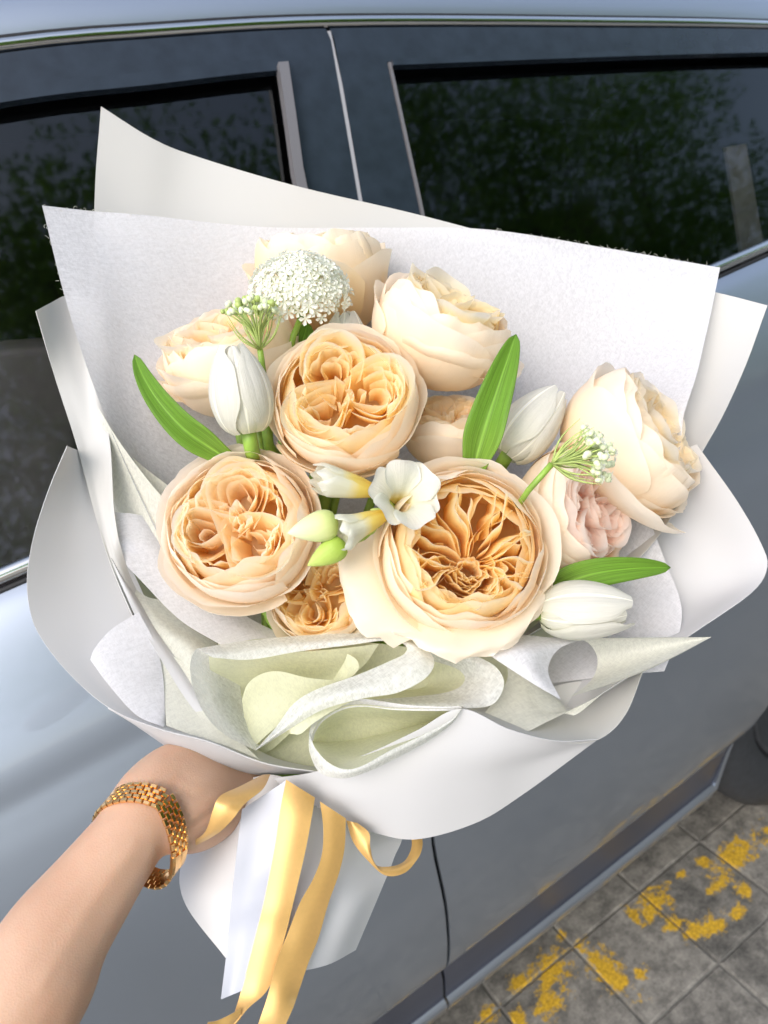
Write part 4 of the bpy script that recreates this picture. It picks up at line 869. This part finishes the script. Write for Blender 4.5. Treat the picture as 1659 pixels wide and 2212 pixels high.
leaf('small green leaf tip beside the lace flower stem', [(640, 790, .475), (650, 750, .473), (658, 722, .473), (664, 698, .474)], 56, 4, .4)
# lace flower dome
lf = thing('lace_flower', 'domed white lace flower made of tiny florets near the top', 'flower', P(648, 640, .452), frame(camdir(-.02, .86, .5)))
fl_v, fl_f, fl_uv = [(0, 0, 0)], [], [(0.5, 0)]
for i in range(5):
    a = 2*PI*i/5; o = len(fl_v)
    for (r_, da, z) in ((.0006, -.5, 0), (.0018, -.42, .0005), (.0024, 0, .0003), (.0018, .42, .0006), (.0006, .5, 0)):
        fl_v.append((r_*math.cos(a+da), r_*math.sin(a+da), z)); fl_uv.append((.5, r_/.0024))
    fl_f.append((0, o, o+1, o+2, o+3, o+4))
fmesh = mesh_data('floret', fl_v, fl_f, M['floret'], fl_uv, smooth=False)
nfl = 290; RD = .0275
for i in range(nfl):
    z = 1-(i+.5)/nfl*1.12; a = i*2.39996; r_ = math.sqrt(max(0, 1-z*z)); dirv = Vector((r_*math.cos(a), r_*math.sin(a), z)); rad = RD*random.uniform(.92, 1.05)
    pos = Vector((dirv.x*rad*1.03, dirv.y*rad*1.03, dirv.z*rad*.88))
    if z < .05: pos.z -= random.uniform(0, .004)
    o = bpy.data.objects.new('floret', fmesh); C.collection.objects.link(o); o.parent = lf
    nn = (dirv+Vector((random.uniform(-.35, .35), random.uniform(-.35, .35), random.uniform(-.2, .4)))).normalized()
    o.matrix_basis = Matrix.Translation(pos) @ frame(nn, random.uniform(0, 6)).to_4x4() @ Matrix.Scale(random.uniform(1.5, 2.0), 4)
geo = [tube_geo([(0, 0, -.012), (.35*RD*math.cos(a), .35*RD*math.sin(a), -.004), (.8*RD*math.cos(a)*q, .8*RD*math.sin(a)*q, RD*(.75*math.sqrt(1-q*q*.8)-.12))], .0004, 5, 6) for a in np.linspace(0, 6.28, 13)[:-1] for q in (.4, .8, 1.05)]
mobj('rays', *merge(*geo), M['umbel'], lf, local=True)
tube('stem', [np.array(wm(lf) @ Vector((0, 0, -.012))), P(640, 700, .456), P(627, 765, .462), P(610, 900, .485), P(600, 1200, .495), BIND], .0020, M['stem'], lf, 8, 20)
# umbels of buds
def umbel(label, node, d, axis, Lpx, spread, nray, seed, open_fl, stem, bract):
    rs = random.Random(seed); U = rs.uniform; f = frame(camdir(*axis)); c = P(*node, d); L = Lpx*d/FPX
    th = thing('umbel_flower', label, 'flower', c, f, 'green umbels in the bouquet')
    rays, n = [], nray
    for i in range(n):
        a = i*2.39996; q = spread*math.sqrt((i+.5)/n); l = L*U(.78, 1.05)*(1-.12*q)
        e = np.array([math.sin(q)*math.cos(a), math.sin(q)*math.sin(a), math.cos(q)])*l
        m_ = np.array([math.sin(q*.6)*math.cos(a), math.sin(q*.6)*math.sin(a), math.cos(q*.6)])*l*.5
        rays.append(tube_geo([(0, 0, 0), m_, e], .0005, 5, 5))
        g = [ball_geo(e+np.array([U(-1, 1), U(-1, 1), U(-.5, 1)])*.0016, U(.0013, .0021), 7, 5) for _ in range(3)]
        mobj('bud', *merge(*g), M['bud_white'] if open_fl or i % 3 else M['umbel'], th, local=True)
        if open_fl and U(0, 1) < .6:
            for _ in range(3):
                o = bpy.data.objects.new('floret', fmesh); C.collection.objects.link(o); o.parent = th
                o.matrix_basis = Matrix.Translation(Vector(e*1.05)+Vector((U(-1, 1), U(-1, 1), U(0, 1)))*.0018) @ frame((e[0]+U(-.01, .01), e[1]+U(-.01, .01), e[2]), U(0, 6)).to_4x4() @ Matrix.Scale(.8, 4)
    mobj('rays', *merge(*rays), M['umbel'], th, local=True)
    for i in range(bract):
        a = 2*PI*i/bract+U(-.2, .2); q = spread*U(1.15, 1.5); l = L*U(.75, 1.05)
        pts = [(0, 0, 0), (math.sin(q*1.1)*math.cos(a)*l*.5, math.sin(q*1.1)*math.sin(a)*l*.5, math.cos(q*1.1)*l*.5), (math.sin(q*.85)*math.cos(a)*l, math.sin(q*.85)*math.sin(a)*l, math.cos(q*.85)*l)]
        tube('bract', pts, [.0006, .0005, .0001], M['umbel'], th, 5, 8, local=True)
    tube('stem', [c]+stem+[BIND], .0017, M['stem'], th, 8, 18)
umbel('green umbel of closed buds standing above the upright tulip', (562, 756), .428, (-.12, .95, .25), 112, .62, 28, 5, False, [P(566, 790, .432), P(578, 860, .445), P(585, 960, .465), P(585, 1200, .49)], 12)
umbel('green umbel with opening white florets pointing right over the blush rose', (1192, 1002), .392, (.93, .22, .3), 122, .62, 30, 6, True, [P(1172, 1020, .394), P(1128, 1078, .402), P(1112, 1105, .432), P(1060, 1180, .485), P(900, 1350, .49)], 14)
# freesia spray
fs = thing('freesia_spray', 'white freesia spray with green buds between the three big roses', 'flower', P(845, 1110, .40))
def sub(name, par):
    o = bpy.data.objects.new(name, None); C.collection.objects.link(o); o.parent = par; return o
def trumpet(base, mouth, d0, d1, wpx, open_, seed, npet=6):
    rs = random.Random(seed); U = rs.uniform; b = P(*base, d0); m_ = P(*mouth, d1); ax = m_-b; L = np.linalg.norm(ax); r = wpx/2*d1/FPX
    fl = sub('flower', fs); fl.matrix_basis = wm(fs).inverted() @ (Matrix.Translation(Vector(b)) @ frame(ax/L, U(0, 6)).to_4x4())
    for ring in (0, 1):
        for i in range(3):
            phi = 2*PI*i/3+ring*PI/3+U(-.1, .1); k = 1 if ring else .93; p = [U(0, 6.28) for _ in range(3)]; z1 = U(.93, 1.05)
            def fn(t, s, phi=phi, k=k, p=p, z1=z1):
                w_ = (.64+.30*float(sm((t-.3)/.4)))*(1-.30*float(sm((t-.78)/.22))**2)
                T = t*(1-.14*abs(s)**2.5)
                fl_ = float(sm((T-.42)/.58)); ro = r*k*(.22+.18*T+(.60*open_)*fl_**1.1+(1-open_)*.35*math.sin(PI*T)); z = L*z1*(T-.34*open_*max(0, T-.55)**1.0-open_*.35*max(0, T-.75))
                ro += r*.05*math.sin(s*5+p[0])*T**2; q = phi+s*w_*(1.15 if T < .5 else 1.0); z += L*.03*math.sin(s*4+p[1])*T**2
                if open_ < .7: ro *= 1-.35*float(sm((T-.8)/.2))*(1-open_)
                return (ro*math.cos(q), ro*math.sin(q), z), T
            V, F, uv = petal_grid(fn, 16, 13); mobj('petal', V, F, M['freesia'], fl, uv, local=True)
    return fl
trumpet((845, 1112), (892, 1048), .412, .376, 168, 1.0, 3)
trumpet((832, 1112), (712, 1162), .398, .386, 118, .55, 4)
trumpet((815, 1062), (668, 1028), .412, .402, 112, .35, 5)
def bud(base, tipp, d, wpx, mat):
    b = P(*base, d); t_ = P(*tipp, d-.004); ax = t_-b; L = np.linalg.norm(ax); f = np.array(frame(ax/L)); r = wpx/2*d/FPX; V = []; uv = []
    for i in range(15):
        t = i/14; ro = r*(math.sin(PI*t**.62)**.75*(.98)+.20*(1-t)) if i < 14 else 0.0001
        for j in range(14):
            a = 2*PI*j/14; rr = ro*(1+.06*math.cos(3*a)); V.append(b+f @ np.array([rr*math.cos(a), rr*math.sin(a), L*t])); uv.append((j/14, t))
    return mobj('bud', V, grid_faces(15, 14, True), M[mat], fs, uv)
bud((730, 1128), (621, 1152), .392, 62, 'freesia_bud')
bud((745, 1172), (664, 1222), .394, 50, 'green_bud')
tube('stem', [P(742, 1176, .399), P(790, 1155, .403), P(830, 1115, .408), P(850, 1095, .414), P(850, 1180, .47), P(800, 1300, .48), BIND], [.0022, .0026, .0028, .0026, .0024, .0024], M['stem'], fs, 8, 24)
for (a, b_) in (((832, 1118), (800, 1100)), ((842, 1110), (832, 1072)), ((790, 1150), (815, 1125))):
    bud((a[0], a[1]), b_, .405, 26, 'green_bud').name = 'calyx'
# bare stems that show below the roses
for lab, pts in (('green stem showing between the left rose and the small apricot rose', [(560, 1290, .45), (590, 1345, .448), (620, 1395, .45), (600, 1600, .457)]),
                 ('green stem standing behind the stalk of the upright tulip', [(520, 900, .45), (522, 960, .452), (545, 1030, .462), (570, 1200, .49), (585, 1600, .46)]),
                 ('thick green bud stalk left of the middle rose', [(572, 880, .445), (580, 960, .448), (600, 1010, .462), (590, 1200, .49), (590, 1600, .46)])):
    o = tube('flower_stem', [P(*q) for q in pts], .0032, M['stem'], None, 10, 20, origin=tuple(BIND)); props(o, lab, 'stem', 'bare stems in the bouquet')

# ------------------------------------------------------------------ arm and hand
def capsule_chain(pts, n=18):
    """closed tapered tube through (point, radius) with round ends"""
    p = resample([list(P(*q[:3]))+[q[3]] for q in pts], 22); c, r = p[:, :3], p[:, 3]
    t0 = (c[1]-c[0])/np.linalg.norm(c[1]-c[0]); t1 = (c[-1]-c[-2])/np.linalg.norm(c[-1]-c[-2]); C2, R2 = [], []
    for k in (.97, .8, .5): C2.append(c[0]-t0*r[0]*k); R2.append(r[0]*math.sqrt(1-k*k))
    C2 += list(c); R2 += list(r)
    for k in (.5, .8, .97): C2.append(c[-1]+t1*r[-1]*k); R2.append(r[-1]*math.sqrt(1-k*k))
    return tube_geo(np.array(C2), np.array(R2), n)
parts = [
    [(-90, 2330, .335, .0320), (62, 2134, .350, .0288), (119, 2028, .360, .0257), (192, 1927, .372, .0226), (255, 1838, .381, .0197), (300, 1780, .388, .0184), (338, 1735, .396, .0182)],
    [(-30, 2290, .342, .0260), (105, 2080, .358, .0215), (200, 1940, .373, .0190), (280, 1830, .384, .0165)],
    [(288, 1762, .390, .0165), (330, 1720, .398, .0190), (385, 1685, .413, .0205), (450, 1660, .432, .0170)],
    [(305, 1788, .389, .0165), (360, 1765, .398, .0185), (425, 1763, .412, .0185), (480, 1740, .430, .0160)],
    [(312, 1768, .391, .0178), (400, 1730, .406, .0215), (470, 1705, .428, .0190), (530, 1690, .445, .0140)],
    # thumb, four fingers wrapping behind the bound stems
    [(360, 1690, .410, .0160), (400, 1640, .428, .0135), (450, 1590, .442, .0105), (500, 1555, .448, .0090), (530, 1535, .447, .0078)],
    [(470, 1660, .438, .0120), (560, 1615, .478, .0092), (640, 1610, .492, .0086), (700, 1630, .480, .0080), (715, 1640, .468, .0070)],
    [(490, 1690, .440, .0120), (570, 1660, .480, .0094), (655, 1655, .496, .0088), (720, 1672, .482, .0082), (735, 1682, .468, .0072)],
    [(500, 1720, .440, .0115), (575, 1700, .480, .0090), (655, 1700, .494, .0084), (712, 1714, .480, .0078), (725, 1724, .468, .0068)],
    [(480, 1760, .430, .0100), (545, 1750, .470, .0078), (620, 1750, .484, .0072), (672, 1760, .474, .0066), (688, 1766, .464, .0058)]]
gV, gF = merge(*[capsule_chain(q) for q in parts])
wrist = P(310, 1800, .387)
tmp = mobj('person', gV, gF, M['skin'], origin=tuple(wrist))
rm = tmp.modifiers.new('remesh', 'REMESH'); rm.mode = 'VOXEL'; rm.voxel_size = .0022; rm.use_smooth_shade = True
sm2 = tmp.modifiers.new('smooth', 'SMOOTH'); sm2.factor = .5; sm2.iterations = 14
dg = bpy.context.evaluated_depsgraph_get(); me = bpy.data.meshes.new_from_object(tmp.evaluated_get(dg)); me.name = 'person'
tmp.modifiers.clear(); tmp.data = me
me.polygons.foreach_set('use_smooth', [True]*len(me.polygons))
# slight tendons and creases
co = np.zeros(len(me.vertices)*3); me.vertices.foreach_get('co', co); co = co.reshape(-1, 3)
no = np.zeros(len(me.vertices)*3); me.vertices.foreach_get('normal', no); no = no.reshape(-1, 3)
wpts = co+np.array(wrist)
rel = wpts-CAM; dep = rel @ FWD; uu = CX+FPX*(rel @ RGT)/dep; vv = CY-FPX*(rel @ UPV)/dep
def ridge(pts, wid, h):
    q = resample(pts, 60); dd = np.min(np.hypot(uu[:, None]-q[None, :, 0], vv[:, None]-q[None, :, 1]), axis=1); return h*np.exp(-(dd/wid)**2)
facing = np.clip(-(no @ FWD), 0, 1)
off = (ridge([(150, 2210, 0), (230, 2020, 0), (330, 1850, 0)], 16, .0009) + ridge([(90, 2130, 0), (200, 1950, 0), (290, 1830, 0)], 14, .0006) - ridge([(400, 1800, 0), (440, 1770, 0), (475, 1745, 0), (510, 1720, 0)], 7, .0022)
       - ridge([(375, 1700, 0), (430, 1720, 0), (470, 1700, 0)], 6, .0009) - ridge([(390, 1670, 0), (430, 1690, 0), (470, 1690, 0)], 5, .0006) - ridge([(352, 1700, 0), (400, 1760, 0), (405, 1800, 0)], 8, .0006))
co += no*(off*facing)[:, None]; me.vertices.foreach_set('co', co.ravel()); me.update()
props(tmp, 'bare forearm and hand of a person reaching in from the left and gripping the bouquet', 'person')

# ------------------------------------------------------------------ gold link bracelet
axd = P(338, 1735, .396)-P(255, 1838, .381); axd /= np.linalg.norm(axd)
cw = P(306, 1782, .389)
e1 = np.cross(axd, -FWD); e1 /= np.linalg.norm(e1)
if e1 @ RGT < 0: e1 = -e1
e3 = np.cross(e1, axd)
if e3 @ FWD > 0: e3 = -e3                        # toward the viewer
br = thing('bracelet', 'gold link bracelet hanging loosely round the wrist', 'bracelet', cw)
def loop(th):
    c_, s_ = math.cos(th), math.sin(th)
    a = .0222 if c_ < 0 else .0268
    lean = .0125*s_+.0055*c_*0
    return cw + e1*(a*c_+.001) + e3*(.0222*s_) + axd*(lean-.0085*max(0, c_)-.003*max(0, -c_))
def link_geo(w_, l_, h_):
    V = []; b = min(w_, l_)*.22
    for (z, k) in ((-h_/2, 0), (h_*.15, 0), (h_*.5, b)):
        x, y = l_/2-k*.9, w_/2-k*.7
        V += [(-x, -y, z), (x, -y, z), (x, y, z), (-x, y, z)]
    F = [(3, 2, 1, 0), (8, 9, 10, 11)]
    for a in (0, 4):
        for j in range(4): F.append((a+j, a+(j+1) % 4, a+4+(j+1) % 4, a+4+j))
    return V, F
NL = 37; lm = mesh_data('link', *link_geo(.0020, .0036, .0020), M['gold'], smooth=False)
ths = np.linspace(0, 2*PI, 721); pl = np.array([loop(t) for t in ths]); cl = np.concatenate([[0], np.cumsum(np.linalg.norm(np.diff(pl, axis=0), axis=1))])
def at_len(s): return float(np.interp(s % cl[-1], cl, ths))
Mi = wm(br).inverted()
step = cl[-1]/NL
for i in range(NL):
    for row in range(5):
        th_ = at_len((i+(.5 if row % 2 else 0))*step)
        deg = math.degrees(th_)
        if 14 < deg < 34: continue                # the clasp sits here
        p0, p1 = loop(th_-.02), loop(th_+.02); T_ = p1-p0; T_ /= np.linalg.norm(T_); c0 = loop(th_)
        Nn = c0-cw; Nn = Nn-axd*(Nn @ axd); Nn -= T_*(Nn @ T_); Nn /= np.linalg.norm(Nn); Wd = np.cross(Nn, T_)
        pos = c0+Wd*(row-2)*.00208
        o = bpy.data.objects.new('link', lm); C.collection.objects.link(o); o.parent = br
        o.matrix_basis = Mi @ Matrix(((T_[0], Wd[0], Nn[0], pos[0]), (T_[1], Wd[1], Nn[1], pos[1]), (T_[2], Wd[2], Nn[2], pos[2]), (0, 0, 0, 1)))
cls, cF = [], []
for th0, th1, wd, h in ((13, 35, .0106, .0026),):
    V = []; k = 10
    for i in range(k):
        th_ = R(lerp(th0, th1, i/(k-1))); c0 = loop(th_); T_ = loop(th_+.02)-loop(th_-.02); T_ /= np.linalg.norm(T_); Nn = c0-cw; Nn = Nn-axd*(Nn @ axd); Nn -= T_*(Nn @ T_); Nn /= np.linalg.norm(Nn); Wd = np.cross(Nn, T_)
        for (a, b) in ((-wd/2, -h/2), (-wd/2, h*.2), (-wd/2+.0012, h/2), (-.001, h/2), (0, h*.35), (.001, h/2), (wd/2-.0012, h/2), (wd/2, h*.2), (wd/2, -h/2)): V.append(c0+Wd*a+Nn*b)
    F = grid_faces(k, 9, True)+[tuple(range(8, -1, -1)), tuple((k-1)*9+j for j in range(9))]
    mobj('clasp', V, F, M['gold'], br, smooth=False)
# folding plate hanging inside the clasp
c0 = loop(R(24)); T_ = loop(R(25))-loop(R(23)); T_ /= np.linalg.norm(T_); Nn = c0-cw; Nn = Nn-axd*(Nn @ axd); Nn /= np.linalg.norm(Nn); Wd = np.cross(Nn, T_)
V, F = box_geo((-.0052, -.0078, -.0062), (.0052, -.0040, -.0022))
mobj('clasp_lever', [c0+T_*x+Wd*y+Nn*z for x, y, z in V], F, M['gold'], br, smooth=False).modifiers.new('bevel', 'BEVEL').width = .0008

# ------------------------------------------------------------------ street behind the viewer, mirrored in the windows
def tree(x, y, h, cr, seed, label, n=1500):
    rs = np.random.default_rng(seed); th = thing('street_tree', label, 'tree', (x, y, 0), None, 'trees across the street')
    geo = [tube_geo([(0, 0, 0), (.08, .03, h*.3), (.0, .1, h*.55), (.1, 0, h*.8)], [.2, .15, .1, .03], 10, 14)]
    blobs = []
    for i in range(9):
        a = i*2.4; z = h*(.24+.078*i); r_ = cr*rs.uniform(.35, .75); e = np.array([r_*math.cos(a), r_*math.sin(a), z+cr*.25])
        geo.append(tube_geo([(0, 0, h*(.28+.04*i)), e*[.5, .5, 0]+[0, 0, z], e], [.07, .045, .015], 7, 8)); blobs.append((e, cr*rs.uniform(.42, .66)))
    mobj('trunk', *merge(*geo), M['bark'], th, local=True)
    bc = np.array([q[0] for q in blobs]); br_ = np.array([q[1] for q in blobs]); ix = rs.integers(len(blobs), size=n)
    dv = rs.normal(size=(n, 3)); dv /= np.linalg.norm(dv, axis=1)[:, None]
    p = bc[ix]+dv*(br_[ix]*rs.uniform(.35, 1.1, n))[:, None]*np.array([1.1, 1.1, .75])
    n1 = dv+rs.normal(size=(n, 3))*.6; n1 /= np.linalg.norm(n1, axis=1)[:, None]; tx = np.cross(n1, rs.normal(size=(n, 3))); tx /= np.linalg.norm(tx, axis=1)[:, None]; ty = np.cross(n1, tx)
    sz = rs.uniform(.03, .065, n)[:, None]
    V = np.stack([p-tx*sz, p-ty*sz*.5+n1*sz*.15, p+tx*sz, p+ty*sz*.5+n1*sz*.15], 1).reshape(-1, 3); F = np.arange(4*n).reshape(-1, 4).tolist()
    uv = np.stack([np.full(4*n, .5), np.repeat(rs.uniform(0, 1, n), 4)], 1)
    mobj('crown', V, F, M['crown'], th, uv, local=True)
for i, (x, y, h, cr, lab) in enumerate(((1.0, -5.6, 7.6, 2.1, 'leafy street tree nearest to the rear window'), (3.6, -5.4, 7.4, 2.2, 'street tree right of the nearest one'), (1.9, -10.8, 8.0, 2.2, 'street tree in the back row facing the pillar'), (6.6, -6.0, 7.8, 2.4, 'street tree near the far end of the road'), (2.4, -8.6, 9.0, 2.5, 'taller street tree behind the row'), (9.8, -7.2, 8.4, 2.6, 'street tree farthest along the road'), (1.5, -8.0, 9.4, 2.3, 'tall street tree back from the road'))):
    tree(x, y, h, cr, 40+i, lab, 22000)
bl = thing('building', 'brownish building across the street behind the trees', 'building', (4, -16, 0))
mobj('wall', *box_geo((-3.2, -.3, 0), (16, 0, 13.5)), M['wall'], bl, smooth=False, local=True)
mobj('roof', *box_geo((-3.5, -.8, 13.5), (16.3, .4, 13.8)), M['grey_trim'], bl, smooth=False, local=True)
for i in range(6):
    for k in range(4):
        o = mobj('window', *box_geo((-2+i*3, .003, 1.0+k*2.9), (-.6+i*3, .05, 2.6+k*2.9)), M['dark_pane'], bl, smooth=False, local=True)
